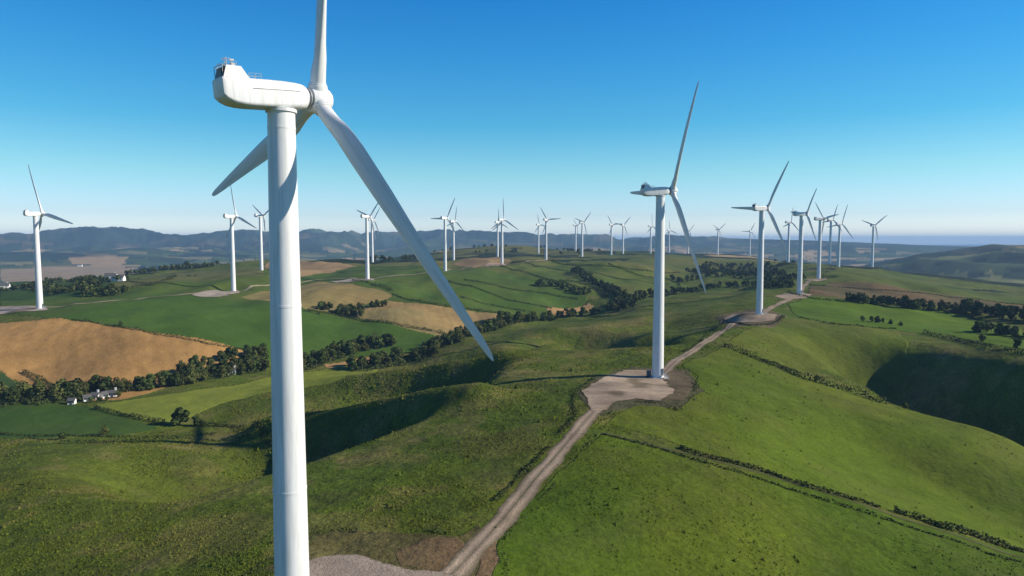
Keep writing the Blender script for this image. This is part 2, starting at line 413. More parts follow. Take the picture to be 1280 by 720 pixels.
# open hill grass by default, greener and yellower in drifts
n1 = fbm(FX, FY, 120, 4, 20); n2 = fbm(FX, FY, 45, 4, 21); n3 = fbm(FX, FY, 16, 3, 22)
t = np.clip(.5 + 1.1 * n1 + .5 * n2, 0, 1)[:, None]
alb[:, :3] = np.array(OLIVE) * (1 - t) + np.array((.066,.102,.012)) * t
alb[:, 3] = .75
nn4 = fbm(FX, FY, 13, 4, 25); nn5 = fbm(FX, FY, 30, 4, 26)
k = (np.clip((nn4 - .18) * 3, 0, .42) + np.clip((nn5 - .25) * 2.5, 0, .4))[:, None]; alb[:, :3] = alb[:, :3] * (1 - k) + np.array((.165,.140,.045)) * k
k = np.clip((-nn4 - .22) * 3, 0, .4)[:, None]; alb[:, :3] = alb[:, :3] * (1 - k) + np.array((.045,.066,.012)) * k
# far country: a patchwork of fields, woods and scrub
far = sstep(1350, 1700, FR)
def patchwork(cs, seed):
    best = np.full(NV, 1e9); sec = np.full(NV, 1e9); cid = np.zeros(NV)
    wx = FX + cs * .25 * fbm(FX, FY, cs * 1.7, 2, seed); wy = FY + cs * .25 * fbm(FX, FY, cs * 1.7, 2, seed + 1)
    ix = np.floor(wx / cs).astype(np.int64); iy = np.floor(wy / cs).astype(np.int64)
    for dx in (-1, 0, 1):
        for dy in (-1, 0, 1):
            jx, jy = ix + dx, iy + dy
            px = (jx + .1 + .8 * hash2(jx, jy, seed)) * cs; py = (jy + .1 + .8 * hash2(jx, jy, seed + 5)) * cs
            d = np.hypot(wx - px, wy - py); h = hash2(jx, jy, seed + 9)
            nw = d < best
            sec = np.where(nw, best, np.minimum(sec, d)); cid = np.where(nw, h, cid); best = np.where(nw, d, best)
    return cid, sec - best
cid, edge = patchwork(180., 40)
pal = np.array([(.034,.054,.014),(.045,.070,.016),(.060,.090,.020),(.36,.25,.12),(.075,.085,.022),(.022,.034,.012),(.30,.22,.11),(.040,.064,.015),(.026,.038,.012),(.17,.15,.06)])
pc = pal[np.minimum((cid * len(pal)).astype(int), len(pal) - 1)]
scrub = (fbm(FX, FY, 420, 4, 50) > .12 + .12 * sstep(2600, 3600, FR)) | (edge < 10 + 20 * fbm(FX, FY, 90, 2, 51))
pc = np.where(scrub[:, None], np.array((.016,.025,.011)) * (1 + .5 * n3[:, None]), pc)
hillw = np.clip((GZ.ravel() - (ZC - 90) + 90 * fbm(FX, FY, 900, 4, 57)) / 60, 0, 1) * (FR > 4200)
moor = np.array((.036,.056,.036)) * (1 + 1.3 * fbm(FX, FY, 600, 5, 52)[:, None])
pc = pc * (1 - .8 * hillw[:, None]) + moor * .8 * hillw[:, None]
rh = (np.exp(-((FR - 2900) / 900) ** 2) * sstep(.44, .52, np.arctan2(FX, FY)))[:, None]
hn = fbm(FX, FY, 420, 5, 53)[:, None]
hillgrass_lit_dark = np.where(hn > .06, np.array((.15,.155,.045)), np.where(hn < -.12, np.array((.016,.024,.010)), np.array((.045,.062,.018)))) * (1 + .6 * fbm(FX, FY, 130, 3, 58)[:, None])  # far right hill: lit and dark patches painted into the grass colour
pc = pc * (1 - rh) + hillgrass_lit_dark * rh
alb[:, :3] = alb[:, :3] * (1 - far[:, None]) + pc * far[:, None]
alb[:, 3] *= (1 - far)
WX = FX + 1.6 * fbm(FX, FY, 14, 3, 23); WY = FY + 1.6 * fbm(FX, FY, 14, 3, 24)
def field(pts, colr, rough=.2, drift=None, stripes=0, ang=0, far_ok=False):
    P = hits(pts)
    m = inside(P, WX, WY)
    c = np.array(colr)[None] * np.ones((m.sum(), 1))
    if drift is not None:
        k = np.clip(.5 + 1.5 * n2[m] + .8 * n1[m], 0, 1)[:, None]; c = c * (1 - k) + np.array(drift) * k
    if stripes:
        s = np.sin((FX[m] * math.cos(ang) + FY[m] * math.sin(ang)) / stripes * 2 * math.pi + 5 * n2[m])
        c = c * (1 + .05 * s[:, None])
    alb[m, :3] = c; alb[m, 3] = rough
# left country beyond the big wheat field
field([(0,376),(110,362),(210,345),(330,338),(420,330),(560,328),(620,340),(600,392),(300,400),(60,398),(0,392)], (.058,.094,.016), .15, (.075,.102,.020))
field([(0,336),(150,330),(175,340),(95,352),(0,347)], (.27,.19,.10), .1)
field([(85,322),(160,322),(150,333),(90,330)], (.30,.20,.10), .1)
field([(0,348),(90,352),(140,346),(140,362),(100,372),(0,376)], DEEP, .3)
field([(140,360),(175,346),(330,336),(330,345),(240,352),(180,358)], (.10,.105,.035), .25)
field([(330,332),(450,322),(470,330),(400,342),(340,344)], (.26,.175,.085), .15)
field([(380,326),(560,314),(700,312),(760,320),(640,336),(480,332)], (.12,.12,.035), .4, (.085,.09,.025))
field([(566,330),(600,322),(640,326),(610,333)], (.22,.15,.075), .2)
fs = (FR > 1150) & (FR < 2600) & ((fbm(FX, FY, 210, 4, 59) > .17) | ((edge < 12) & (n1 > -.1)))
alb[fs, :3] = np.array((.018,.027,.011)) * (1 + .5 * n3[fs][:, None])
# wheat and green crops on the far slope of the left valley
field([(-60,412),(0,404),(75,398),(120,404),(190,416),(305,437),(312,442),(225,478),(150,500),(60,500),(40,482),(0,462),(-60,450)], WHEAT, .3, (.305,.175,.060), 9, .5)
field([(-40,466),(8,466),(45,488),(55,500),(0,505),(-40,505)], (.036,.066,.018), .15)
field([(75,397),(120,384),(240,368),(330,380),(420,396),(545,416),(540,436),(440,446),(330,452),(310,442),(300,436),(190,415)], (.050,.096,.014), .1, (.058,.106,.016))
field([(300,371),(350,360),(400,352),(450,358),(490,368),(485,374),(430,386),(410,390),(370,384)], TAN, .25, (.20,.165,.06), 7, 1.0)
field([(425,392),(445,386),(485,376),(560,384),(645,397),(610,410),(552,420),(500,408)], (.27,.185,.075), .25, (.23,.18,.07), 7, .2)
field([(455,357),(480,348),(540,340),(625,334),(680,350),(735,372),(700,392),(650,398),(560,383),(490,368)], (.055,.100,.014), .15, (.075,.108,.018))
field([(683,384),(735,379),(742,384),(705,394),(686,394)], ORANGE, .2)
field([(405,456),(440,449),(485,444),(470,454),(425,468)], ORANGE, .2)
field([(600,335),(660,328),(720,332),(820,356),(835,375),(800,382),(750,372),(700,352)], (.075,.108,.018), .25, (.105,.115,.026))
field([(740,330),(840,318),(930,325),(960,335),(880,345),(800,338)], (.115,.118,.030), .4, (.080,.100,.022))
# valley floor
field([(-40,512),(60,502),(112,508),(150,520),(200,535),(150,545),(60,548),(-40,548)], (.040,.080,.014), .12, (.050,.090,.016))
field([(118,506),(160,500),(300,480),(340,470),(420,458),(480,452),(430,474),(335,490),(270,506),(215,530),(170,522)], YELLOWG, .18, (.155,.185,.026))
# right-hand pastures
field([(604,730),(618,690),(650,630),(752,540),(830,558),(900,576),(1000,606),(1100,638),(1290,694),(1290,740),(604,740)], (.060,.100,.009), .5, (.080,.110,.010))
field([(760,530),(790,505),(852,505),(872,470),(850,458),(905,432),(1000,468),(1125,512),(1290,548),(1290,690),(1100,634),(900,573)], (.078,.114,.010), .4, (.100,.122,.014))
field([(908,428),(935,412),(975,400),(1040,398),(1110,405),(1135,430),(1120,500),(1000,464)], (.080,.108,.012), .45, (.098,.112,.018))
field([(985,380),(1010,371),(1060,376),(1180,388),(1255,405),(1275,412),(1290,440),(1180,418),(1000,398)], (.088,.142,.010), .15, (.070,.122,.010))
field([(1012,358),(1040,352),(1150,364),(1290,382),(1290,392),(1160,380),(1060,374),(1010,369)], BROWNPINK, .3, (.10,.085,.038))
field([(1025,352),(1042,337),(1100,336),(1160,346),(1290,374),(1290,381),(1150,362)], (.072,.102,.018), .3, (.092,.108,.022))
# earthworks round the near pads
def blot(pts, colr, rough=.5, k=1.0):
    P = hits(pts); m = inside(P, WX, WY); alb[m, :3] = np.array(colr) * (1 + .5 * n3[m][:, None]); alb[m, 3] = rough
blot([(395,668),(440,662),(520,668),(572,670),(600,655),(625,690),(600,725),(380,725),(330,712),(360,690)], (.098,.086,.030), .7)
blot([(490,690),(530,672),(572,672),(590,690),(560,716),(500,706)], (.14,.092,.048), .6)
blot([(606,690),(622,676),(626,700),(618,724),(596,724)], (.13,.088,.048), .6)
blot([(720,490),(745,470),(790,458),(860,462),(878,488),(850,510),(790,508),(752,520),(738,512)], (.085,.080,.040), .6)
blot([(775,463),(850,463),(868,478),(856,500),(805,500)], (.12,.092,.055), .5)
blot([(895,396),(960,386),(985,396),(965,410),(915,410)], (.11,.088,.05), .5)

order = np.arange(NR * NA).reshape(NR, NA)
nxt = np.roll(order, -1, axis=1)
faces = np.stack([order[:-1], order[1:], nxt[1:], nxt[:-1]], -1).reshape(-1, 4)
gv = np.stack([FX, FY, GZ.ravel()], -1)
# close the hole beneath the drone with one more ring reaching the centre
cen = np.repeat([[0., 0., GZ[0].mean()]], NA, 0) + np.stack([gx[0], gy[0], np.zeros(NA)], -1) * .001
gv = np.concatenate([gv, cen]); ci = NR * NA + np.arange(NA)
faces = np.concatenate([faces, np.stack([ci, order[0], nxt[0], np.roll(ci, -1)], -1)])
alb = np.concatenate([alb, alb[:NA]])
ground = mesh_np('ground', gv, faces, M['ground'], smooth=True, colattr=alb)
tag(ground, 'rolling green hills and patchwork farmland spreading to the horizon', 'ground', kind='structure')

# ------------------------------------------------------------------ gravel tracks and pads
def drape(x, y, lift=.06):
    x = np.asarray(x); y = np.asarray(y); return zat(x, y) + lift + np.hypot(x, y) * .00035
GRAV = np.array((.31,.235,.165)); GRAVD = np.array((.20,.165,.135))
def smooth_line(P, step):
    P = np.asarray(P, float); pts = [P[0]]
    for i in range(len(P) - 1):
        p0 = P[max(i - 1, 0)]; p1 = P[i]; p2 = P[i + 1]; p3 = P[min(i + 2, len(P) - 1)]
        n = max(2, int(np.linalg.norm(p2 - p1) / step))
        for k in range(1, n + 1):
            t = k / n
            pts.append(.5 * ((2 * p1) + (-p0 + p2) * t + (2 * p0 - 5 * p1 + 4 * p2 - p3) * t * t + (-p0 + 3 * p1 - 3 * p2 + p3) * t ** 3))
    return np.array(pts)
ROADKEEP, PADKEEP = [], []
def track(name, pts, width, label, step=1.5, colr=GRAV, grass=.0):
    L = smooth_line(hits(pts), step)
    ROADKEEP.append(L)
    T = np.gradient(L, axis=0); T /= np.maximum(np.linalg.norm(T, axis=1), 1e-6)[:, None]; N = np.stack([T[:, 1], -T[:, 0]], -1)
    offs = np.array([-1.12, -.86, -.5, -.18, 0, .18, .5, .86, 1.12]) * width / 2
    wob = [1 + .42 * fbm(L[:, 0] + 50 * k_, L[:, 1], 7, 4, 61) for k_ in (0, 1)]
    V = []; C = []
    for j, o in enumerate(offs):
        p = L + N * (o * wob[j > 4])[:, None]; V.append(np.stack([p[:, 0], p[:, 1], drape(p[:, 0], p[:, 1], .05 if j not in (0, 8) else .0)], -1))
        e = j in (0, 8)
        base = np.array((.12,.095,.06)) if e else colr * (.62 if j == 4 else 1.2 if j in (2, 6) else .85)
        mixg = (.35 + .9 * fbm(L[:, 0], L[:, 1], 18, 3, 68)[:, None]).clip(0, .7) * (j == 4) + .25 * (j in (1, 7))
        C.append(np.concatenate([(base[None] * (1 - mixg) + np.array((.06,.08,.02))[None] * mixg) * np.ones((len(L), 1)) * (1 + .25 * fbm(p[:, 0], p[:, 1], 9, 3, 62)[:, None]), np.ones((len(L), 1))], 1))
    V = np.array(V).transpose(1, 0, 2).reshape(-1, 3); C = np.array(C).transpose(1, 0, 2).reshape(-1, 4)
    n = len(offs); idx = np.arange(len(L) * n).reshape(len(L), n)
    F = np.stack([idx[:-1, :-1], idx[:-1, 1:], idx[1:, 1:], idx[1:, :-1]], -1).reshape(-1, 4)
    return tag(mesh_np(name, V, F, M['gravel'], smooth=True, colattr=C), label, 'track', kind='structure')
def pad(pts, label, sp=1.2, colr=GRAV):
    P = hits(pts); P = np.vstack([P, P[:1]]); P = np.vstack([a + (b - a) * np.linspace(0, 1, max(2, int(np.linalg.norm(b - a) / sp)), endpoint=False)[:, None] for a, b in zip(P[:-1], P[1:])])
    P = P + 1.5 * np.stack([fbm(P[:, 0], P[:, 1], 6, 4, 63), fbm(P[:, 0], P[:, 1], 6, 4, 64)], -1)
    PADKEEP.append(P)
    x0, y0 = P.min(0); x1, y1 = P.max(0)
    X, Y = np.meshgrid(np.arange(x0, x1, sp), np.arange(y0, y1, sp)); X = X.ravel(); Y = Y.ravel()
    m = inside(P, X, Y); I = np.stack([X[m], Y[m]], -1)
    pts2 = [Vector(p) for p in np.vstack([P, I])]; n = len(P)
    v, e, f, *_ = delaunay_2d_cdt(pts2, [(i, (i + 1) % n) for i in range(n)], [], 1, 1e-4)
    v = np.array(v); V = np.column_stack([v, drape(v[:, 0], v[:, 1], .09)])
    nn = fbm(V[:, 0], V[:, 1], 11, 4, 65)
    nn = nn + .35 * fbm(V[:, 0] * .35 + V[:, 1] * .2, V[:, 1] * 2.2, 6, 3, 66)
    dirt = np.array((.13,.10,.055)); kk = np.zeros((len(V), 1)); kk[:n] = .75; kk = np.clip(kk + .9 * sstep(.12, .5, -fbm(V[:, 0], V[:, 1], 16, 3, 67))[:, None], 0, .85)
    C = np.column_stack([(colr * (1 + .5 * nn[:, None])) * (1 - kk) + dirt * kk, np.ones(len(V))])
    return tag(mesh_np('gravel_pad', V, np.array(f), M['gravel'], smooth=True, colattr=C), label, 'gravel pad', kind='structure')

track('gravel_track', [(520,760),(560,722),(592,690),(628,650),(672,596),(712,550),(745,512),(772,490),(800,476)], 4.3, 'gravel access track climbing from the near pad to the second turbine')
track('gravel_track', [(818,474),(838,458),(868,437),(893,421),(912,408),(930,399)], 4.2, 'gravel track running from the second turbine up to the third', colr=GRAV * .9)
track('gravel_track', [(945,394),(962,386),(978,378),(993,371),(1001,365),(1006,357),(1012,351)], 4.2, 'gravel track linking the third and fourth turbines on the ridge', colr=GRAV * .9)
track('farm_track', [(-40,386),(60,384),(120,378),(180,373),(240,367),(290,365),(330,357),(400,350),(455,349)], 3.4, 'pale track along the top of the big green field', 3, colr=np.array((.30,.25,.16)))
track('farm_track', [(462,349),(500,344),(540,339),(560,338),(590,333),(625,331),(655,328),(683,325)], 3.6, 'pale track joining the turbines along the far left ridge', 4, colr=np.array((.32,.27,.19)))
track('footpath', [(752,541),(800,553),(850,565),(900,578),(960,594),(1020,612),(1100,638),(1180,664),(1290,700)], 1.5, 'worn pale footpath between the two low hedges in the right foreground', colr=np.array((.088,.098,.028)))
pad([(395,698),(430,692),(470,700),(520,712),(570,722),(560,760),(300,790),(300,730),(370,716)], 'gravel pad at the foot of the nearest turbine', .8, np.array((.36,.285,.215)))
pad([(726,490),(748,476),(778,463),(812,463),(828,470),(836,482),(843,492),(828,501),(795,498),(772,502),(758,513),(742,514)], 'gravel pad under the second turbine', .9, np.array((.35,.265,.185)))
pad([(904,399),(918,391),(952,391),(972,394),(968,401),(940,403),(912,403)], 'gravel pad under the third turbine', 1.5, GRAV)
pad([(968,371),(980,367),(1006,366.5),(1016,369),(1008,373),(980,374)], 'gravel pad under the fourth turbine', 1.5, GRAV)
pad([(1005,350),(1030,347.5),(1034,350),(1020,352)], 'gravel pad under the fifth turbine', 2, GRAV)
pad([(-40,388),(10,383),(55,384),(62,388),(30,390),(-40,394)], 'gravel pad under the leftmost turbine', 1.5, np.array((.34,.28,.235)))
pad([(238,369),(255,364),(298,362.5),(300,366),(275,371),(255,372)], 'gravel pad beside the turbine at the left green field', 1.5, np.array((.33,.28,.22)))
pad([(412,352),(440,348.5),(468,348),(468,351),(440,353)], 'gravel pad under the turbine above the tan field', 2, np.array((.33,.28,.22)))
pad([(605,331),(628,329),(634,331.5),(615,333)], 'gravel pad on the crest of the far left ridge', 3, GRAV)

# ------------------------------------------------------------------ wind turbines
HUBZ, OFF, TILT, BR = 71.8, 4.9, R_(5), 43.0
def ring(r, z, n=40): return [(r * math.cos(2 * math.pi * i / n), r * math.sin(2 * math.pi * i / n), z) for i in range(n)]
def tower_bm():
    bm = bmesh.new(); prof = []
    rz = lambda z: 2.25 - .61 * (z / 69.8) ** 1.05
    joints = (22.5, 46.0, 67.9)
    zs = sorted(set([0.35, 5, 10, 16, 30, 38, 54, 61, 69.8] + [j + d for j in joints for d in (-.14, -.139, .139, .14)]))
    for z in zs:
        onj = any(abs(z - j) < .1395 for j in joints)
        prof.append((rz(z) + (.035 if onj else 0), z))
    prof += [(1.86, 69.81), (1.86, 70.2)]
    loft(bm, [ring(r, z, 48) for r, z in prof]); return bm
def base_bm():
    bm = bmesh.new(); loft(bm, [ring(3.6, -.9, 40), ring(3.6, .22, 40), ring(3.0, .35, 40), ring(2.5, .36, 40)]); return bm
def rrect(x, hw, z0, z1, r, n=6):
    pts = []
    for cx, cz, a0 in ((hw - r, z1 - r, 0), (-hw + r, z1 - r, 90), (-hw + r, z0 + r, 180), (hw - r, z0 + r, 270)):
        for k in range(n + 1):
            a = R_(a0 + 90 * k / n); pts.append((x, cx + r * math.cos(a), cz + r * math.sin(a)))
    return pts
def nacelle_bm():
    bm = bmesh.new()
    st = [(-7.56,1.62,1.26,3.68,.34),(-7.5,1.66,1.16,3.73,.40),(-7.1,1.68,.72,3.74,.48),(-6.4,1.73,.34,3.75,.5),(-5.4,1.76,.12,3.75,.5),(-4.2,1.78,.02,3.75,.5),(-2,1.8,0,3.75,.52),
          (0,1.8,-.02,3.7,.55),(1.6,1.78,0,3.6,.65),(2.5,1.72,.06,3.5,.85),(3.0,1.62,.14,3.38,1.15),(3.25,1.52,.24,3.26,1.38),(3.3,1.40,.36,3.14,1.3)]
    loft(bm, [rrect(*s) for s in st]); return bm
def seam_bm():
    bm = bmesh.new()
    for s in (-1, 1): box(bm, (-1.1, s * 1.795, 2.35), (6.0, .05, .06))
    return bm
def neck_bm():
    bm = bmesh.new()
    def rx(r, x): return [(x, r * math.cos(2 * math.pi * i / 32), 1.75 + r * math.sin(2 * math.pi * i / 32)) for i in range(32)]
    loft(bm, [rx(1.3, 3.25), rx(1.42, 3.3), rx(1.42, 3.42), rx(1.30, 3.44), rx(1.30, 3.6), rx(1.5, 3.62), rx(1.5, 3.74), rx(1.3, 3.76)]); return bm
def cooler_bm():      # open-backed cooler housing raised on the rear roof
    bm = bmesh.new(); t = .09
    for s in (-1, 1):
        y = s * 1.42
        P = [(-7.35, 3.70), (-4.25, 3.68), (-5.15, 5.55), (-6.9, 5.62)]
        a = [bm.verts.new((x, y - t / 2, z)) for x, z in P]; b = [bm.verts.new((x, y + t / 2, z)) for x, z in P]
        bm.faces.new(a); bm.faces.new(b[::-1])
        for i in range(4): bm.faces.new((a[i], a[(i + 1) % 4], b[(i + 1) % 4], b[i]))
    w = 1.372
    for P, Q, th in (((-4.25, 3.69), (-5.15, 5.54), .08), ((-5.15, 5.54), (-6.9, 5.61), .08)):
        d = Vector((Q[0] - P[0], 0, Q[1] - P[1])).normalized(); nrm = Vector((-d.z, 0, d.x)) * th
        v = []
        for s in (-w, w):
            v += [bm.verts.new((P[0], s, P[1])), bm.verts.new((Q[0], s, Q[1])), bm.verts.new((Q[0] + nrm.x, s, Q[1] + nrm.z)), bm.verts.new((P[0] + nrm.x, s, P[1] + nrm.z))]
        for f in ((0,1,2,3),(7,6,5,4),(0,4,5,1),(1,5,6,2),(2,6,7,3),(3,7,4,0)): bm.faces.new([v[i] for i in f])
    return bm
def radiator_bm():
    bm = bmesh.new(); box(bm, (-6.25, 0, 4.6), (.35, 2.6, 1.6))
    for k in range(9): box(bm, (-6.46, -1.15 + k * .2875, 4.6), (.06, .05, 1.55))
    for k in range(4): box(bm, (-6.5, 0, 4.0 + k * .4), (.04, 2.5, .05))
    return bm
def railing_bm():
    bm = bmesh.new()
    for s in (-1, 1):
        for x in (-6.85, -6.2, -5.6): tube(bm, (x, s * 1.3, 5.6), (x, s * 1.3, 6.35), .028)
        for z in (5.95, 6.33): tube(bm, (-6.85, s * 1.3, z), (-5.6, s * 1.3, z), .025)
        tube(bm, (-7.3, s * 1.25, 3.72), (-7.3, s * 1.25, 5.75), .04); tube(bm, (-7.3, s * 1.25, 5.7), (-6.85, s * 1.3, 5.7), .035)
    for z in (5.95, 6.33): tube(bm, (-6.85, -1.3, z), (-6.85, 1.3, z), .025)
    tube(bm, (-7.3, -1.25, 5.72), (-7.3, 1.25, 5.72), .05)
    for y in (-.6, .6): tube(bm, (-7.3, y, 3.72), (-7.3, y, 5.7), .03)
    return bm
def guard_bm():
    bm = bmesh.new()
    for x in (-4.1, -3.3, -2.6):
        for s in (-1, 1): tube(bm, (x, s * 1.0, 3.7), (x, s * 1.0, 4.55), .03)
    for s in (-1, 1):
        for z in (4.15, 4.53): tube(bm, (-4.1, s, z), (-2.6, s, z), .022)
    for x in (-2.6,): tube(bm, (x, -1, 4.53), (x, 1, 4.53), .022)
    return bm
def mast_bm():
    bm = bmesh.new(); box(bm, (-6.05, 0, 5.62), (1.6, 2.3, .07))
    for x, y, h in ((-6.6, -.9, 7.0), (-6.3, .5, 7.25), (-5.7, -.3, 7.1), (-5.45, .9, 6.8)): tube(bm, (x, y, 5.58), (x, y, h), .035)
    for x, y, z in ((-6.6, -.9, 6.95), (-6.3, .5, 7.2)):
        for k in range(3):
            a = k * 2.09; tube(bm, (x, y, z), (x + .28 * math.cos(a), y + .28 * math.sin(a), z), .02); box(bm, (x + .3 * math.cos(a), y + .3 * math.sin(a), z), (.14, .14, .12))
    box(bm, (-5.7, -.3, 6.95), (.5, .06, .28)); box(bm, (-5.7, -.3, 6.2), (.55, .45, .5), .05); box(bm, (-6.3, .5, 6.05), (.4, .4, .42), .05)
    return bm
def hub_bm():         # rotates about the local X axis, centre at origin
    bm = bmesh.new()
    def rx(r, x): return [(x, r * math.cos(2 * math.pi * i / 48), r * math.sin(2 * math.pi * i / 48)) for i in range(48)]
    prof = [(-1.15,1.35),(-1.1,1.52),(-.6,1.66),(0,1.72),(.5,1.68),(1.0,1.55),(1.4,1.34),(1.7,1.05),(1.9,.7),(1.98,.35),(2.0,.05)]
    loft(bm, [rx(r, x) for x, r in prof])
    for k in range(3):
        a = k * 2 * math.pi / 3
        u = Vector((0, -math.sin(a), math.cos(a))); v = Vector((1, 0, 0)); w = u.cross(v)
        loft(bm, [[tuple(u * d + v * (r * math.cos(t_)) + w * (r * math.sin(t_))) for t_ in [2 * math.pi * i / 28 for i in range(28)]] for d, r in ((.7,1.22),(1.55,1.2),(1.85,1.16),(1.86,1.06),(2.1,1.05))])
    return bm
def blade_bm():
    bm = bmesh.new(); n = 28; rings = []
    st = [(1.5,1.9,1.0),(2.4,1.9,1.0),(3.6,2.0,.92),(5.2,2.2,.70),(7,2.5,.52),(9,2.75,.42),(11.5,2.88,.34),(15,2.84,.27),(19,2.72,.22),(24,2.36,.20),(29,2.0,.18),(34,1.64,.17),(38,1.32,.16),(40.8,1.04,.15),(42.2,.74,.15),(42.8,.42,.16),(43.0,.12,.2)]
    for r, c, tk in st:
        tw = R_(17 * max(0, 1 - (r / 43)) ** 1.6 + 1); k = sstep(2.4, 8, np.array(r)); off = (.5 * (1 - k) + .32 * k)
        bend = .9 * (r / 43) ** 2; pts = []
        for i in range(n):
            a = 2 * math.pi * i / n
            xc = .5 * (1 + math.cos(a)); s = math.sin(a)
            yt = .5 * tk * (1.0 * s * (.35 + .65 * (1 - xc) ** .35) if tk < .9 else s)   # blunt nose at xc=0, thin tail
            if tk < .9: yt = .5 * tk * s * (1.25 * (1 - xc) ** .5 + .18) * (1 if s > 0 else .75)
            e = (xc - off) * c; h = yt * c
            if tk >= .9: h = .5 * c * s * tk
            pts.append((math.cos(tw) * h + math.sin(tw) * e + bend, -math.sin(tw) * h + math.cos(tw) * e, r))
        rings.append(pts)
    loft(bm, rings); return bm
def door_bm():
    bm = bmesh.new(); box(bm, (2.37, 0, 2.75), (.16, 1.0, 2.3), .06); return bm
def stair_bm():
    bm = bmesh.new(); box(bm, (3.0, 0, 1.5), (1.2, 1.4, .08))
    for k in range(6): box(bm, (3.75 + k * .28, 0, 1.3 - k * .22), (.28, 1.1, .05))
    for s in (-1, 1):
        tube(bm, (3.6, s * .62, 1.5), (5.3, s * .62, .15), .06); tube(bm, (3.6, s * .62, 2.5), (5.3, s * .62, 1.15), .04)
        for x, z0, z1 in ((2.5,1.5,2.5),(3.6,0,2.5),(4.45,.8,1.85),(5.3,.1,1.15)): tube(bm, (x, s * .62, z0), (x, s * .62, z1), .04)
        tube(bm, (2.5, s * .62, 2.5), (3.6, s * .62, 2.5), .04)
    return bm
def cabinet_bm():
    bm = bmesh.new(); box(bm, (0, 0, 1.25), (1.5, 2.2, 2.3), .06); box(bm, (0, 0, .06), (1.9, 2.6, .12))
    for k in range(5): box(bm, (.77, -.5 + (k % 2), .7 + k * .3), (.05, .7, .1))
    box(bm, (0, 0, 2.44), (1.7, 2.4, .08)); return bm

T_LABEL = [
 'huge white wind turbine closest to the camera, dark open frame and railings on its roof',
 'tall white turbine on a pinkish gravel pad beside the winding track, second largest in view',
 'white turbine on the third pad along the right ridge, one dark blade pointing flat left',
 'white turbine at the fourth pad along the right ridge, left of the brown field',
 'white turbine at the fifth pad on the right ridge, just above the brown field',
 'small white turbine on the green crest, second from right along the right ridge',
 'small turbine half hidden behind the blades of the fifth turbine on the right ridge',
 'small turbine just left of the fourth ridge turbine, its foot on dark scrub',
 'rightmost white turbine, standing alone on the green crest before the dark hill',
 'tiny lone turbine in the gap left of the third ridge turbine, blades in a V',
 'tiny far turbine immediately left of the third ridge turbine tower',
 'tiny far turbine beside the trailing lower blade of the second largest turbine',
 'tiny far turbine immediately right of the second largest turbine tower',
 'tiny far turbine immediately left of the second largest tower, one blade straight up',
 'right one of the close far pair nearest on the left of the second largest turbine',
 'left one of the close far pair nearest on the left of the second largest turbine',
 'larger right one of the overlapping far pair on the wooded ridge',
 'smaller left one of the overlapping far pair on the wooded ridge',
 'white turbine at the ridge end of the pale track, smaller one behind its left',
 'smaller distant turbine just left of the one at the ridge end of the pale track',
 'white turbine on the central ridge crest, one blade upright, smaller one close on its left',
 'smaller distant turbine directly left of the upright bladed one on the central crest',
 'white turbine where the pale tracks meet, near the long blade of the nearest turbine',
 'smaller distant turbine just right of the one where the pale tracks meet',
 'white turbine on a pale pad above the tan field, right of the nearest tower',
 'smaller distant turbine partly behind the one above the tan field',
 'white turbine just left of the nearest turbine tower, almost touching it',
 'white turbine with its foot on a gravel patch atop the large green field',
 'leftmost white turbine, standing on the gravel pad above the big wheat field',
]
parts = {}
def build_turbine(t, lab):
    root = tag(empty('wind_turbine', t[:3], R_(t[3])), lab, 'wind turbine', 'wind turbines on the hills')
    fnd = mesh_bm('foundation', base_bm(), M['concrete'], root, 40)
    tw = mesh_bm('tower', tower_bm(), M['paint'], root, 30)
    dr = mesh_bm('door', door_bm(), M['door'], tw); stt = mesh_bm('door_stairs', stair_bm(), M['steel'], root)
    for o in (dr, stt): o.rotation_euler = (0, 0, R_(-20 - t[3]))
    nc = mesh_bm('nacelle', nacelle_bm(), M['paint'], root, 40); nc.location = (0, 0, 70.22); nc.rotation_euler = (0, -TILT, 0); nc.scale = (.98, .95, .86)
    ne = mesh_bm('rotor_bearing', neck_bm(), M['steel'], nc, 40)
    sm = mesh_bm('panel_seam', seam_bm(), M['dark'], nc)
    cl = mesh_bm('cooler_housing', cooler_bm(), M['paint'], nc)
    rd = mesh_bm('radiator', radiator_bm(), M['dark'], nc)
    ra = mesh_bm('railing', railing_bm(), M['steel'], nc); gu = mesh_bm('guard_frame', guard_bm(), M['steel'], nc); ma = mesh_bm('weather_mast', mast_bm(), M['steel'], nc)
    for o, dz in ((cl, 0), (rd, 0), (ra, 0), (ma, -.12)): o.scale = (1, 1, .82); o.location = (0, 0, 3.7 * .18 + dz)
    hb = mesh_bm('hub', hub_bm(), M['paint'], root, 35)
    bl = [mesh_bm('blade', blade_bm(), M['paint'], root, 50)]
    for k in (1, 2):
        b = bl[0].copy(); COL.objects.link(b); b.parent = root; bl.append(b)
    return root
def pose(root, t):
    root.location = t[:3]; root.rotation_euler = (0, 0, R_(t[3])); k = 0
    for ch in root.children:
        n = ch.name.split('.')[0]
        if n in ('blade', 'hub'):
            ch.location = (OFF, 0, HUBZ + .25); ph = R_(t[4]) + (k * 2 * math.pi / 3 if n == 'blade' else 0)
            ch.rotation_euler = (ph, -TILT, 0)
            if n == 'blade': ch.scale = (1 if t[5] > .9 else .9, 1 if t[5] > .9 else .85, t[5]); k += 1
first = build_turbine(TURB[0], T_LABEL[0])
def copy_tree(o, parent=None, skip=()):
    c = o.copy(); COL.objects.link(c)
    if parent: c.parent = parent
    for ch in o.children:
        if ch.name.split('.')[0] not in skip: copy_tree(ch, c, skip)
    return c
bpy.context.view_layer.update()
turbs = [first]
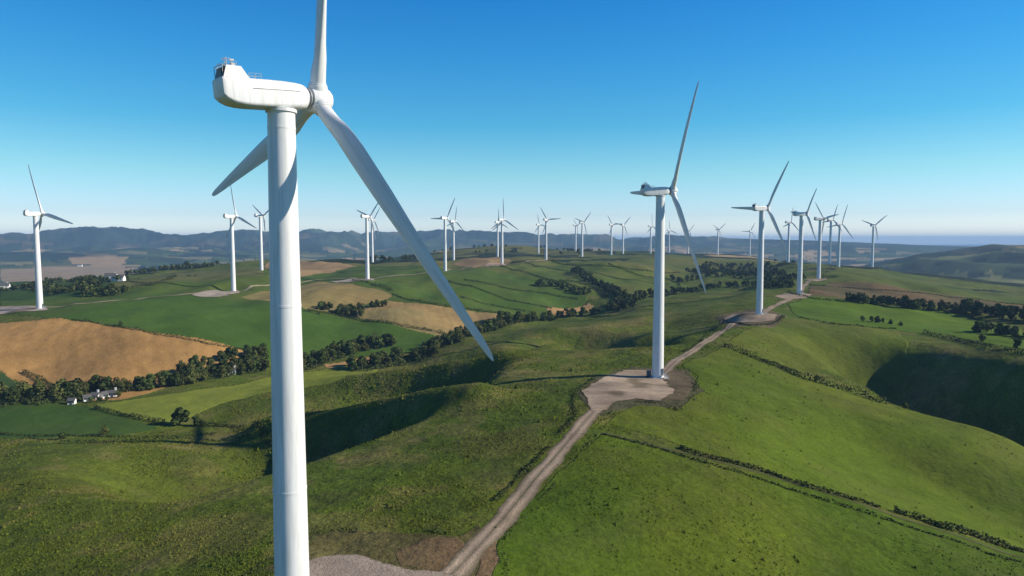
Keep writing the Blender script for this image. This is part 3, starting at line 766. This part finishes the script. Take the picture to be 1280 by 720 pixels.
for i, t in enumerate(TURB[1:], 1):
    D = math.hypot(t[0], t[1])
    skip = () if D < 700 else ('railing', 'guard_frame', 'weather_mast', 'door_stairs', 'door', 'panel_seam', 'foundation')
    c = copy_tree(first, None, skip); c['label'] = T_LABEL[i]; turbs.append(c)
for c, t in zip(turbs, TURB): pose(c, t)
# switchgear cabinet standing against the second turbine
cb = mesh_bm('switchgear_cabinet', cabinet_bm(), M['green_cab'])
t = TURB[1]; cb.location = (t[0] - 3.3, t[1] + .8, t[2] + .05)
tag(cb, 'dark switchgear cabinet against the left foot of the second turbine tower', 'cabinet')

# ------------------------------------------------------------------ foliage
def leaf_quads(P, Nrm, size, seed):
    """one small bent leaf spray (quad) per point, roughly facing Nrm with scatter"""
    g = np.random.default_rng(seed); n = len(P)
    d = Nrm + g.normal(0, .55, (n, 3)); d /= np.linalg.norm(d, axis=1)[:, None]
    a = np.cross(d, g.normal(0, 1, (n, 3))); a /= np.linalg.norm(a, axis=1)[:, None]; b = np.cross(d, a)
    s = size * g.uniform(.6, 1.35, n)[:, None]; e = g.uniform(.6, 1.3, (n, 1))
    V = np.stack([P - a * s * .5 - b * s * .45 * e, P + a * s * .55 - b * s * .3 * e + d * s * .12, P + a * s * .4 + b * s * .55 * e, P - a * s * .45 + b * s * .4 * e + d * s * .15], 1)
    return V.reshape(-1, 3), np.arange(n * 4).reshape(n, 4)
def crown_points(h, w, n, seed, base=.04):
    g = np.random.default_rng(seed); nl = g.integers(7, 12)
    C = []; Rr = []
    for k in range(nl):
        zz = g.uniform(base + .12, .86); spread = w * .5 * math.sqrt(max(.05, 1 - ((zz - .5) / .52) ** 2)) * .72
        a = g.uniform(0, 6.28); rr = spread * math.sqrt(g.uniform(.15, 1))
        C.append((rr * math.cos(a), rr * math.sin(a), zz * h)); Rr.append(g.uniform(.17, .3) * w)
    C.append((0, 0, h * .6)); Rr.append(.33 * w); C.append((.05 * w, 0, h * .84)); Rr.append(.2 * w)
    C = np.array(C); Rr = np.array(Rr)
    pick = g.choice(len(C), n, p=Rr ** 2 / (Rr ** 2).sum()); d = g.normal(0, 1, (n, 3)); d /= np.linalg.norm(d, axis=1)[:, None]
    rad = Rr[pick] * g.uniform(.55, 1.08, n) ** .6
    P = C[pick] + d * rad[:, None] * np.array([1, 1, .85])
    lobe = g.uniform(.75, 1.25, len(C))[pick]
    return P, d, lobe
def crown_mesh(name, h, w, n, size, seed, m, parent=None):
    P, d, lobe = crown_points(h, w, n, seed); V, F = leaf_quads(P, d, size, seed + 1)
    g = np.random.default_rng(seed + 2); sh = np.repeat(lobe * g.uniform(.8, 1.2, len(P)), 4)
    return mesh_np(name, V, F, m, parent, faceattr=sh)
def trunk_bm(h, w, seed):
    bm = bmesh.new(); g = random.Random(seed); r = .035 * h
    n = 8; rings = []
    for z, k in ((-.6, 1.5), (.3, 1.05), (h * .2, .85), (h * .42, .6), (h * .7, .22)):
        rings.append([(k * r * math.cos(2 * math.pi * i / n) + .02 * z, k * r * math.sin(2 * math.pi * i / n), z) for i in range(n)])
    loft(bm, rings)
    for k in range(5):
        a = k * 1.26 + g.random(); z = h * g.uniform(.22, .42)
        tube(bm, (0, 0, z), (w * .32 * math.cos(a), w * .32 * math.sin(a), z + h * .22), r * .32, 5)
    return bm
PROTO = []
for k, (h, w) in enumerate([(11, 8), (9.5, 7), (12.5, 8.5), (8, 6.8), (10, 6.2), (7, 5.6), (11, 9)]):
    rt = empty('broadleaf_tree', (0, 0, 0))
    mesh_bm('trunk', trunk_bm(h, w, k), M['bark'], rt, 60)
    crown_mesh('crown', h, w, 900, .8, 100 + k, M['leaf_a'] if k % 2 else M['leaf_b'], rt)
    PROTO.append((rt, h))
used = [False] * len(PROTO)
def tree(p, h, label, group):
    k = random.randrange(len(PROTO)); rt, h0 = PROTO[k]
    if not used[k]: o = rt; used[k] = True
    else: o = copy_tree(rt)
    s = h / h0; z = float(zat(p[0], p[1])[0]) - .15
    o.location = (p[0], p[1], z); o.rotation_euler = (0, 0, random.uniform(0, 6.28)); o.scale = (s * random.uniform(.9, 1.15), s * random.uniform(.9, 1.15), s)
    return tag(o, label, 'tree', group)
NT = 0
def belt(pts, rows, gap, spread, h, label, group, skip=0.0, stuff=False):
    """trees along a line seen in the photo, in rows running away from it"""
    global NT
    L = smooth_line(hits(pts), gap); T = np.gradient(L, axis=0); T /= np.linalg.norm(T, axis=1)[:, None] + 1e-9
    N = np.stack([-T[:, 1], T[:, 0]], -1); N *= np.sign(N[:, 1:2] + 1e-6)
    MASS = []; c0 = NT
    for j in range(rows):
        for i in range(len(L)):
            if random.random() < skip: continue
            p = L[i] + N[i] * (j * spread + random.uniform(-.3, .3) * spread) + T[i] * random.uniform(-.4, .4) * gap
            if stuff: MASS.append((p, random.uniform(*h)))
            else: tree(p, random.uniform(*h), label, group); NT += 1
    if stuff: mass(MASS, label, len(pts) + rows)
    else: print(NT - c0, group)
def mass(items, label, seed, name='woodland'):
    g = np.random.default_rng(seed); VV = []; FF = []; SS = []; off = 0
    tm = [crown_points(1, .8, 70, 300 + k, .0) for k in range(6)]
    for i, (p, hh) in enumerate(items):
        P, d, lo = tm[i % 6]; zz = float(zat(p[0], p[1])[0])
        P = P * hh + np.array([p[0], p[1], zz - .1 * hh]); V, F = leaf_quads(P, d, .2 * hh, int(g.integers(1e6)))
        VV.append(V); FF.append(F + off); SS.append(np.repeat(lo * g.uniform(.75, 1.25), 4)); off += len(V)
    return tag(mesh_np(name, np.concatenate(VV), np.concatenate(FF), M['hedge'], faceattr=np.concatenate(SS)), label, 'woodland', kind='stuff')
belt([(0,507),(45,502),(85,500),(102,498)], 3, 6, 6, (7, 11), 'broadleaf tree in the clump left of the white cottages below the wheat field', 'trees left of the white cottages')
belt([(112,491),(150,491),(190,487),(230,481),(270,473),(330,464)], 2, 5.2, 5, (6.5, 9.5), 'broadleaf tree in the belt between the wheat field and the yellow green field', 'trees below the wheat field')
belt([(235,470),(280,458),(335,449)], 2, 6, 7, (6.5, 9.5), 'taller broadleaf tree at the right corner of the wheat field', 'trees at the corner of the wheat field')
belt([(375,463),(400,455),(425,446),(455,437),(490,432)], 2, 5.5, 6, (7, 10.5), 'broadleaf tree in the belt under the big green field, right of the nearest tower', 'trees under the big green field')
belt([(440,463),(470,461),(505,453),(540,445)], 3, 6, 7, (6, 9), 'broadleaf tree in the dense wood at the bottom of the valley', 'trees in the valley wood')
belt([(545,438),(570,429),(592,419),(625,409),(660,403)], 2, 7, 9, (6.5, 9.5), 'broadleaf tree in the valley wood beside the tip of the long blade', 'trees beside the blade tip')
belt([(660,403),(690,399),(720,395),(765,388)], 1, 8, 10, (6.5, 9), 'broadleaf tree in the far end of the valley belt near the small orange field', 'trees near the small orange field')
belt([(400,386),(420,392),(448,396)], 2, 6, 5, (6, 9), 'tree in the copse at the left corner of the tan fields', 'trees in the tan field copse')
belt([(425,391),(455,386),(484,382)], 1, 5, 5, (5, 7), 'tree in the short row between the two tan fields', 'row between the tan fields')
belt([(1072,379),(1100,381),(1130,385),(1165,388),(1190,391)], 1, 6, 8, (8, 11), 'dark tree in the long row between the bright pasture and the brown field', 'row below the brown field')
belt([(1200,391),(1240,398),(1290,404)], 2, 7, 8, (8, 12), 'dark tree in the row at the right edge below the brown field', 'row at the right edge')
belt([(1222,415),(1250,418),(1290,424)], 2, 5, 6, (5, 7.5), 'dark tree in the low clump right of the bright pasture', 'clump right of the bright pasture')
belt([(1080,402),(1095,403),(1112,405)], 1, 3.5, 4, (3.5, 5), 'round bush in the small clump on the bright pasture', 'clump on the bright pasture')
belt([(545,436),(592,418),(660,401)], 2, 7, 9, (4, 7), 'dense undergrowth and young trees behind the valley wood', None, stuff=True)
belt([(660,401),(720,394),(790,384)], 2, 7, 9, (4, 7), 'mass of scrub in the far end of the valley belt', None, stuff=True)
belt([(1062,377),(1130,383),(1200,390)], 2, 6, 6, (5, 8), 'dense scrub filling the row below the brown field', None, stuff=True)
belt([(165,343),(195,339),(225,337),(262,334)], 3, 7, 9, (7, 10), 'dark wood on the plateau beyond the left green field', None, stuff=True)
belt([(0,364),(40,362),(90,366),(140,370)], 3, 8, 11, (5.5, 8.5), 'dark wood behind the leftmost turbine', None, stuff=True)
belt([(60,353),(110,352),(160,350)], 2, 8, 9, (6, 9), 'hedgerow trees left of the far white farmhouse', None, stuff=True)
belt([(780,384),(815,372),(868,366),(900,360),(940,358),(990,359)], 2, 8, 12, (6, 9), 'gully wood behind the second and third turbines', None, stuff=True)
belt([(850,354),(890,347),(950,345),(1000,348)], 2, 9, 14, (6, 9), 'upper gully wood beyond the right ridge', None, stuff=True)
belt([(670,357),(700,361),(730,368)], 2, 6, 7, (6, 8), 'hedgerow trees across the rolling pastures in the middle', None, stuff=True)
belt([(715,340),(735,352),(755,362),(775,374),(790,382)], 2, 6, 7, (6, 9), 'trees in the wooded gully running down the middle pastures', None, stuff=True)
def single(px, py, h, label): tree(hit(px, py), h, label, None)
single(225, 532, 8.5, 'round dark tree at the left end of the shaded hedge')
single(246, 533, 5.0, 'smaller bush right of the round dark tree by the shaded hedge')
single(131, 543, 4.2, 'lone small tree at the corner of the dark green field on the left')
single(77, 549, 3.0, 'low round bush on the hill brow left of the lone small tree')
single(151, 407, 3.6, 'lone bush in the big green field above the wheat')
single(1126, 407, 3.2, 'lone little tree on the pasture brow right of the round bush clump')
single(1227, 428, 5.0, 'round bush on the hedge right of the shaded hollow')
single(1272, 436, 5.5, 'round bush at the right edge on the hedge above the hollow')
single(1021, 477, 3.6, 'bush standing out of the long dark hedge')
single(1132, 511, 3.0, 'pair of pale bushes at the end of the long dark hedge')
single(114, 503.5, 3.2, 'small tree in front of the gap between the two leftmost cottages')
single(124, 501.5, 2.6, 'low bush in front of the second white cottage')
single(134, 500.5, 3.0, 'small tree in front of the gap beside the longest cottage')
single(148, 497, 4.0, 'small tree at the right end of the cottage row')
for k in range(len(PROTO)):
    if not used[k]: single(20 + 12 * k, 505, 8, 'lone broadleaf tree in front of the clump by the cottages')

def hedge(name, pts, w, h, label, dens=2.2, leaf=.5, lumps=.35, mat_='hedge', cat='hedge', gaps=0.0, kind=None, seed=0):
    L = smooth_line(hits(pts), .5); n = len(L); g = np.random.default_rng(900 + seed + n)
    seg = np.linalg.norm(np.diff(L, axis=0), axis=1).sum(); cnt = int(seg * dens * (w + h) * 1.6)
    cnt = min(cnt, 26000); i = g.integers(0, n - 1, cnt); f = g.random(cnt)
    C = L[i] * (1 - f[:, None]) + L[i + 1] * f[:, None]
    mod = 1 + lumps * 2 * fbm(C[:, 0], C[:, 1], 7, 3, 71 + seed)
    if gaps: 
        keep = fbm(C[:, 0], C[:, 1], 11, 3, 75 + seed) > (gaps - .5); C = C[keep]; mod = mod[keep]; cnt = len(C)
    a = g.uniform(-.25, math.pi + .25, cnt); rr = g.uniform(.6, 1.05, cnt)
    T = np.gradient(L, axis=0); T /= np.linalg.norm(T, axis=1)[:, None] + 1e-9
    N = np.stack([T[:, 1], -T[:, 0]], -1)[i][:cnt] if not gaps else np.stack([T[:, 1], -T[:, 0]], -1)[i][keep]
    hm = h * np.clip(mod, .35, 2); wm = w * np.clip(mod, .5, 1.6)
    C2 = C + N * (np.cos(a) * rr * wm / 2)[:, None]
    z = zat(C2[:, 0], C2[:, 1]) + np.maximum(np.sin(a), 0) * rr * hm
    P = np.column_stack([C2, z]); nm = np.column_stack([N * np.cos(a)[:, None], np.sin(a)])
    V, F = leaf_quads(P, nm, leaf, 50 + seed); sh = np.repeat(g.uniform(.75, 1.25, cnt), 4)
    o = mesh_np(name, V, F, M[mat_], faceattr=sh); return tag(o, label, cat, kind=kind)
hedge('hedge', [(905,433),(925,440),(950,451),(975,460),(1000,471),(1030,481),(1060,489),(1090,500),(1108,505)], 2.8, 2.5, 'long dark hedge running down the slope from the ridge track to the shaded hollow', seed=1)
hedge('hedge', [(850,560),(880,571),(920,580),(960,592),(1000,606),(1050,620),(1100,636)], 1.3, 1.0, 'low dark hedge across the right foreground, the end nearer the track', 6, .4, .25, seed=2)
hedge('hedge', [(1118,640),(1150,650),(1180,661),(1215,670),(1290,694)], 1.8, 1.6, 'taller bushy end of the low hedge at the bottom right', 6, .42, .4, seed=3)
hedge('hedge', [(752,543),(790,552),(840,566),(880,578),(940,596),(1000,616),(1080,640),(1180,672),(1290,706)], .8, .55, 'thin low hedge parallel to the bushy one, along the edge of the bright pasture', 6, .34, .4, seed=4)
hedge('hedge', [(118,511),(150,519),(180,525),(205,529)], 2.2, 2.0, 'hedge below the cottages dividing dark green and yellow green fields', seed=5)
hedge('hedge', [(245,532),(270,533),(300,537),(330,545),(342,556)], 2.4, 2.0, 'shaded hedge curving behind the left hill beside the nearest tower', seed=6)
hedge('hedge', [(0,543),(60,545),(125,546),(200,547),(270,543)], 1.2, 1.0, 'thin hedge along the brow of the left hill', seed=7)
hedge('hedge', [(30,548),(90,552),(160,551),(230,548),(310,545)], .9, .7, 'lower thin hedge just in front of the one along the brow of the left hill', seed=8)
hedge('hedge', [(90,400),(150,409),(200,419),(260,430),(305,437)], 1.6, 1.3, 'hedge between the wheat field and the big green field', seed=9)
hedge('hedge', [(385,388),(430,396),(480,403),(540,414),(556,418)], 2.2, 2.2, 'hedge with small trees under the lower tan field', seed=10)
hedge('hedge', [(490,368),(545,381),(600,389),(645,397)], 2.2, 2.0, 'hedge above the lower tan field dividing it from green strips', seed=11)
hedge('hedge', [(575,372),(620,383),(670,392)], 1.8, 1.8, 'hedge low on the green strips above the tan field', seed=12)
hedge('hedge', [(580,350),(640,362),(700,371),(722,374)], 2.2, 2.0, 'hedge crossing the middle of the green strips', seed=13)
hedge('hedge', [(625,333),(670,345),(715,357),(745,362)], 2.2, 2.0, 'hedge running down from the central turbine', seed=14)
hedge('hedge', [(760,330),(800,345),(840,352),(850,358)], 2.4, 2.2, 'hedge on the moor slope left of the second tower', seed=15)
hedge('hedge', [(985,366),(1010,372),(1050,377),(1075,379)], 2.0, 1.6, 'dark hedge between the fourth turbine and the tree row', seed=16)
hedge('hedge', [(1000,397),(1040,405),(1075,408),(1120,411)], 1.3, 1.0, 'thin hedge along the lower edge of the bright pasture by the round bushes', seed=17)
hedge('hedge', [(1155,417),(1200,427),(1240,436),(1290,443)], 2.4, 2.4, 'hedge on the brow above the shaded hollow at the right edge', seed=18)
hedge('hedge', [(1190,391),(1215,398),(1240,407),(1262,414)], 2.2, 2.0, 'hedge dropping from the tree row to the low clump at the right', seed=19)
hedge('hedge', [(1012,357),(1060,360),(1110,363),(1160,367),(1290,382)], 1.6, 1.2, 'thin hedge along the top of the brown field', seed=20)
hedge('hedge', [(560,352),(610,366),(660,380),(690,386)], 1.8, 1.6, 'hedge through the middle of the green strips above the orange field', seed=26)
hedge('hedge', [(640,328),(700,338),(770,348),(830,356)], 2.2, 2.0, 'long hedge crossing the rolling pastures below the central turbines', seed=27)
hedge('hedge', [(690,326),(740,332),(800,338),(850,341)], 2.2, 2.0, 'hedge on the upper slope below the far turbine pairs', seed=28)
hedge('hedge', [(150,366),(175,358),(210,350),(245,345)], 2.4, 2.6, 'hedge on the plateau beside the yellowish strip left of the nearest tower', seed=21)
hedge('hedge', [(400,393),(370,387),(340,382)], 1.8, 1.6, 'hedge behind the nearest tower at the left end of the tan field', seed=22)
hedge('hedge', [(30,466),(55,478),(68,488)], 2.6, 3.0, 'tall hedge at the lower left corner of the wheat field', seed=23)
hedge('hedge', [(440,352),(465,356),(490,364)], 2.2, 2.2, 'short hedge below the turbine pad above the tan field', seed=24)
hedge('hedge', [(700,351),(740,360),(760,372)], 2.6, 2.4, 'hedge in the fold of the rolling middle pastures', seed=25)
for k, (pts, w_, lab) in enumerate([([(0,505),(45,501),(85,499),(104,497)], 14, 'undergrowth beneath the trees left of the white cottages'), ([(112,489),(150,489),(190,485),(230,479),(270,471),(330,462)], 9, 'undergrowth beneath the belt below the wheat field'),
      ([(375,461),(400,453),(425,444),(455,435),(490,430)], 10, 'undergrowth beneath the belt under the big green field'), ([(440,461),(470,459),(505,451),(540,443)], 16, 'undergrowth beneath the valley wood')]):
    hedge('undergrowth', pts, w_, 3.2, lab, 1.6, .8, .5, seed=60 + k, kind='stuff')
# ragged verges of the tracks and pads
hedge('rough_verge', [(556,674),(580,664),(600,646),(625,620),(650,596),(680,564),(704,538),(720,521)], 1.2, .75, 'ragged dark verge along the left side of the track to the second turbine', 7, .32, .5, gaps=.15, seed=30, cat='verge', kind='stuff')
hedge('rough_verge', [(720,519),(716,505),(719,494),(730,484),(742,473)], 1.7, 1.1, 'dark overgrown bank at the left edge of the second turbine pad', 4, .34, .7, seed=31, cat='verge', kind='stuff')
hedge('rough_verge', [(762,521),(775,508),(800,503),(825,506),(845,512)], 1.0, .8, 'dark overgrown edge in front of the second turbine pad', 4, .3, .8, gaps=.35, seed=32, cat='verge', kind='stuff')
hedge('rough_verge', [(846,514),(862,500),(870,488),(866,476),(850,466)], 2.6, .7, 'rough grassy bank right of the second turbine pad', 2.2, .35, 1.2, gaps=.4, mat_='leaf_b', seed=33, cat='verge', kind='stuff')
hedge('rough_verge', [(634,722),(632,702),(625,686),(634,668),(652,650),(684,616),(716,578),(752,536)], .9, .5, 'ragged verge along the right side of the track in front', 3.6, .26, .7, gaps=.3, seed=34, cat='verge', kind='stuff')
hedge('rough_verge', [(390,667),(430,663),(480,668),(520,664),(558,668)], 1.0, .6, 'ragged bank of weeds behind the near pad', 3.5, .28, .9, gaps=.35, seed=35, cat='verge', kind='stuff')
hedge('rough_verge', [(300,722),(325,711),(350,698),(372,686),(392,672)], 1.3, .7, 'dark ditch bank left of the near pad beside the tower', 3.5, .28, .9, seed=36, cat='verge', kind='stuff')
hedge('rough_verge', [(855,440),(875,428),(893,415),(905,406)], 1.4, .8, 'rough verge on the left of the upper track to the third turbine', 3.2, .4, .9, gaps=.4, seed=37, cat='verge', kind='stuff')
hedge('rough_verge', [(905,405),(930,406),(955,406),(972,402),(980,396)], 1.6, .9, 'rough bank in front of the third turbine pad', 3.2, .45, .8, seed=38, cat='verge', kind='stuff')
# far woods that read as one mass
def wood(polys, label, n, h, seed, name='woodland'):
    g = np.random.default_rng(seed); VV = []; FF = []; SS = []; off = 0
    tm = [crown_points(1, 1.05, 46, 300 + k, .0) for k in range(5)]
    for poly, cnt in zip(polys, n):
        Q = hits(poly); x0, y0 = Q.min(0); x1, y1 = Q.max(0)
        X = g.uniform(x0, x1, cnt * 12); Y = g.uniform(y0, y1, cnt * 12); m = inside(Q, X, Y) & (fbm(X, Y, 60, 2, seed) > -.28); X = X[m][:cnt]; Y = Y[m][:cnt]; Z = zat(X, Y)
        for i in range(len(X)):
            P, d, lo = tm[i % 5]; hh = h * g.uniform(.65, 1.2)
            P = P * hh + np.array([X[i], Y[i], Z[i] - .12 * hh]); V, F = leaf_quads(P, d, .27 * hh, int(g.integers(1e6)))
            VV.append(V); FF.append(F + off); SS.append(np.repeat(lo * g.uniform(.75, 1.25), 4)); off += len(V)
    return tag(mesh_np(name, np.concatenate(VV), np.concatenate(FF), M['hedge'], faceattr=np.concatenate(SS)), label, 'woodland', kind='stuff')
wood([[(520,318),(560,312),(620,308),(680,308),(740,312),(770,322),(700,318),(600,317)]], 'dark wood along the skyline behind the central turbines', [420], 9, 401)
wood([[(880,328),(960,330),(990,342),(900,344),(850,340)], [(960,318),(1000,318),(1040,330),(1000,338),(960,330)]], 'scrubby woodland over the moor left of the far ridge turbines', [260, 120], 7, 402)
wood([[(170,334),(260,326),(350,322),(420,324),(350,330),(230,338)], [(440,318),(520,320),(530,326),(460,328)]], 'dark woods scattered over the country beyond the left plateau', [260, 120], 11, 403)

# ------------------------------------------------------------------ houses
def house(p, L, W, H, rot, label, group=None, name='cottage', chim=True):
    z = float(zat(p[0], p[1])[0]); root = tag(empty(name, (p[0], p[1], z), rot), label, 'house', group)
    bm = bmesh.new(); box(bm, (0, 0, H / 2 - .5), (L, W, H + 1))
    for s in (-1, 1):
        v = [bm.verts.new(q) for q in ((s * L / 2, -W / 2, H), (s * L / 2, W / 2, H), (s * L / 2, 0, H + W * .42), (s * (L / 2 - .25), -W / 2, H), (s * (L / 2 - .25), W / 2, H), (s * (L / 2 - .25), 0, H + W * .42))]
        for f in ((0,1,2),(5,4,3),(0,2,5,3),(1,4,5,2),(0,3,4,1)): bm.faces.new([v[i] for i in f])
    mesh_bm('wall', bm, M['lime'], root)
    bm = bmesh.new(); rh = W * .42; ov = .3
    for s in (-1, 1):
        a = [(-L / 2 - ov, s * (W / 2 + ov), H - ov * .84 + .03), (L / 2 + ov, s * (W / 2 + ov), H - ov * .84 + .03), (L / 2 + ov, 0, H + rh + .03), (-L / 2 - ov, 0, H + rh + .03)]
        lo = [bm.verts.new(q) for q in a]; hi = [bm.verts.new((q[0], q[1], q[2] + .16)) for q in a]
        bm.faces.new(lo); bm.faces.new(hi[::-1])
        for i in range(4): bm.faces.new((lo[i], lo[(i + 1) % 4], hi[(i + 1) % 4], hi[i]))
    rf = mesh_bm('roof', bm, M['slate'], root)
    if chim:
        bm = bmesh.new(); box(bm, (L * .36, 0, H + rh + .5), (.8, .6, 1.3)); box(bm, (L * .36, 0, H + rh + 1.2), (.95, .75, .14)); mesh_bm('chimney', bm, M['lime'], rf)
    for x in (-L * .3, L * .3):
        for zz in ((1.5,) if H < 3.5 else (1.5, 3.9)):
            bm = bmesh.new(); box(bm, (x, -W / 2 - .02, zz), (1.0, .08, 1.2)); mesh_bm('window', bm, M['glass'], root)
    bm = bmesh.new(); box(bm, (0, -W / 2 - .03, 1.05), (1.0, .1, 2.1)); mesh_bm('door', bm, M['door'], root)
GR = 'white cottages below the wheat field'
for i, (px, py, L, H, rot, lab) in enumerate([
    (109,501,3.4,2.0,.7,'leftmost white cottage of the row by the tree belt below the wheat field'),
    (119.5,498.6,3.6,2.3,.15,'second white cottage from the left in the row below the wheat field'),
    (130,497.2,3.2,2.1,1.2,'white cottage turned gable on, third in the row below the wheat field'),
    (141,495.6,4.0,2.2,.3,'longest white cottage at the right end of the row below the wheat field')]):
    house(hit(px, py), L, 2.8, H, rot, lab, GR, chim=i in (1, 3))
house(hit(90, 505), 3.2, 2.6, 2.0, .2, 'small white shed among trees left of the white cottage row', name='shed', chim=False)
house(hit(290, 468), 4.6, 3.6, 2.8, .3, 'white house half buried in the trees beside the nearest tower', name='farmhouse')
house(hit(139, 350), 13, 8, 5.2, .25, 'white farmhouse on the far slope left of the plateau wood', name='farmhouse')
house(hit(148, 351), 14, 8, 3.6, .1, 'low white barn right of the far farmhouse', name='barn', chim=False)
house(hit(4, 362), 14, 8, 5.0, .4, 'white farmhouse at the left edge behind the leftmost turbine', name='farmhouse')
house(hit(100, 333), 20, 10, 6.0, .2, 'pale farm building beside the far tan field', name='barn', chim=False)

# ------------------------------------------------------------------ rough pasture tufts near the drone
def tufts():
    g = np.random.default_rng(77); n = 420000
    u = g.uniform(R_(-38), R_(38), n); r = np.exp(g.uniform(math.log(88), math.log(420), n))
    x = r * np.sin(u); y = r * np.cos(u)
    lev = LR; ri = np.clip(np.searchsorted(LR, np.log(r)), 0, NR - 1); ci = np.clip(np.searchsorted(a_f, u), 0, NAF - 1)
    ro = alb[:NR * NA].reshape(NR, NA, 4)[ri, ci]
    green = ro[:, 1] > ro[:, 0] * .98
    dens = np.clip(ro[:, 3] * 1.6 - .6, 0, 1) * np.clip(.45 + 1.6 * fbm(x, y, 22, 4, 81), .03, 1)
    # thinner further off, so tufts stay countable per pixel
    keep = (g.random(n) < dens) & green & (ro[:, 3] > .2)
    for P in ROADKEEP:
        d = np.min(np.hypot(x[keep, None] - P[None, ::4, 0], y[keep, None] - P[None, ::4, 1]), 1); k2 = keep.copy(); k2[np.nonzero(keep)[0][d < 3.2]] = False; keep = k2
    for Q in PADKEEP: keep &= ~inside(Q, x, y)
    x, y, r, c = x[keep], y[keep], r[keep], ro[keep]; n = len(x); z = zat(x, y)
    s = g.lognormal(-1.2, .4, n) * np.clip(r / 190, .8, 1.5); a = g.uniform(0, 6.28, n)
    V = np.empty((n, 6, 3)); H_ = s * g.uniform(.45, .95, n)
    for k in range(5):
        aa = a + k * 1.2566; rr = s * g.uniform(.35, .7, n); V[:, k] = np.stack([x + rr * np.cos(aa), y + rr * np.sin(aa), z - .05 + 0 * s], -1)
    V[:, 5] = np.stack([x + .2 * s * np.cos(a), y + .2 * s * np.sin(a), z + H_], -1)
    b = np.arange(n)[:, None] * 6
    F = np.concatenate([np.concatenate([b + k, b + (k + 1) % 5, b + 5], 1) for k in range(5)])
    col = np.repeat(np.concatenate([c[:, :3] * g.uniform(.65, 1.3, (n, 1)) * np.array([1.0, .97, .9]), np.full((n, 1), .3)], 1), 6, 0)
    return tag(mesh_np('grass_tufts', V.reshape(-1, 3), F, M['ground'], colattr=col), 'rough tussocks of pasture grass over the near hills', 'grass', kind='stuff')
tufts()

# ------------------------------------------------------------------ air, sun and sky
HTOP = max(GZ.max(), 170) + 4; print('air top', HTOP, GZ.max())
SUN_EL, SUN_AZ = 28.0, 92.0     # azimuth clockwise from straight ahead
bm = bmesh.new(); box(bm, (0, 0, (GZ.min() - 1 + HTOP) / 2), (57500, 57500, HTOP - GZ.min() + 1))
mh = bpy.data.materials.new('haze_air'); mh.use_nodes = True; nt = mh.node_tree; nt.nodes.remove(nt.nodes['Principled BSDF'])
pv = nt.nodes.new('ShaderNodeVolumePrincipled'); pv.inputs['Color'].default_value = (.37, .64, 1, 1); pv.inputs['Density'].default_value = HAZE
pv.inputs['Anisotropy'].default_value = 0; pv.inputs['Density Attribute'].default_value = ''
lnk(nt, pv.outputs[0], nt.nodes['Material Output'].inputs['Volume'])
hz = mesh_bm('haze', bm, mh); tag(hz, 'thin blue summer haze over the whole landscape', 'haze', kind='stuff')
sl = bpy.data.lights.new('sun', 'SUN'); sl.energy = SUN_E; sl.angle = R_(.53); sl.color = (1, .90, .74)
so = bpy.data.objects.new('sun', sl); COL.objects.link(so)
e, a = R_(SUN_EL), R_(SUN_AZ); L = Vector((math.cos(e) * math.sin(a), math.cos(e) * math.cos(a), math.sin(e)))
so.rotation_euler = L.to_track_quat('Z', 'Y').to_euler(); so.location = L * 400
w = bpy.data.worlds.new('World'); SC.world = w; w.use_nodes = True; nt = w.node_tree
sk = nt.nodes.new('ShaderNodeTexSky'); sk.sky_type = 'NISHITA'; sk.sun_disc = False; sk.sun_elevation = e; sk.sun_rotation = a
sk.altitude = 300; sk.air_density = 1.0; sk.dust_density = .35; sk.ozone_density = 2.2
tc = nt.nodes.new('ShaderNodeTexCoord'); sp = nt.nodes.new('ShaderNodeSeparateXYZ'); lnk(nt, tc.outputs['Generated'], sp.inputs[0])
cr = nt.nodes.new('ShaderNodeValToRGB'); el = cr.color_ramp.elements
RAMP = [(0,(1.52,1.60,1.88)),(.035,(.93,1.08,1.40)),(.094,(.65,1.06,1.12)),(.16,(.30,.92,1.10)),(.25,(.17,.83,1.20)),(.325,(.105,.75,1.24)),(.45,(.07,.50,1.05)),(1,(.03,.25,.68))]
while len(el) < len(RAMP): el.new(.5)
for q, (p_, c_) in zip(el, RAMP): q.position = p_; q.color = (*c_, 1)
lnk(nt, sp.outputs['Z'], cr.inputs[0])
mv = nt.nodes.new('ShaderNodeVectorMath'); mv.operation = 'MULTIPLY'; lnk(nt, sk.outputs[0], mv.inputs[0]); lnk(nt, cr.outputs[0], mv.inputs[1])
x2 = math_node(nt, 'MULTIPLY', sp.outputs['X'], sp.outputs['X']); lnk(nt, vmul(nt, mv.outputs[0], math_node(nt, 'SUBTRACT', 1.0, math_node(nt, 'MULTIPLY', x2, .32))), nt.nodes['Background'].inputs[0]); nt.nodes['Background'].inputs[1].default_value = SKY_S
SC.view_settings.view_transform = 'Standard'; SC.view_settings.look = 'None'; SC.view_settings.exposure = EXPO; SC.view_settings.gamma = 1
SC.view_settings.use_curve_mapping = False
SC.cycles.volume_bounces = 0; SC.cycles.max_bounces = 6
print('trees', NT)
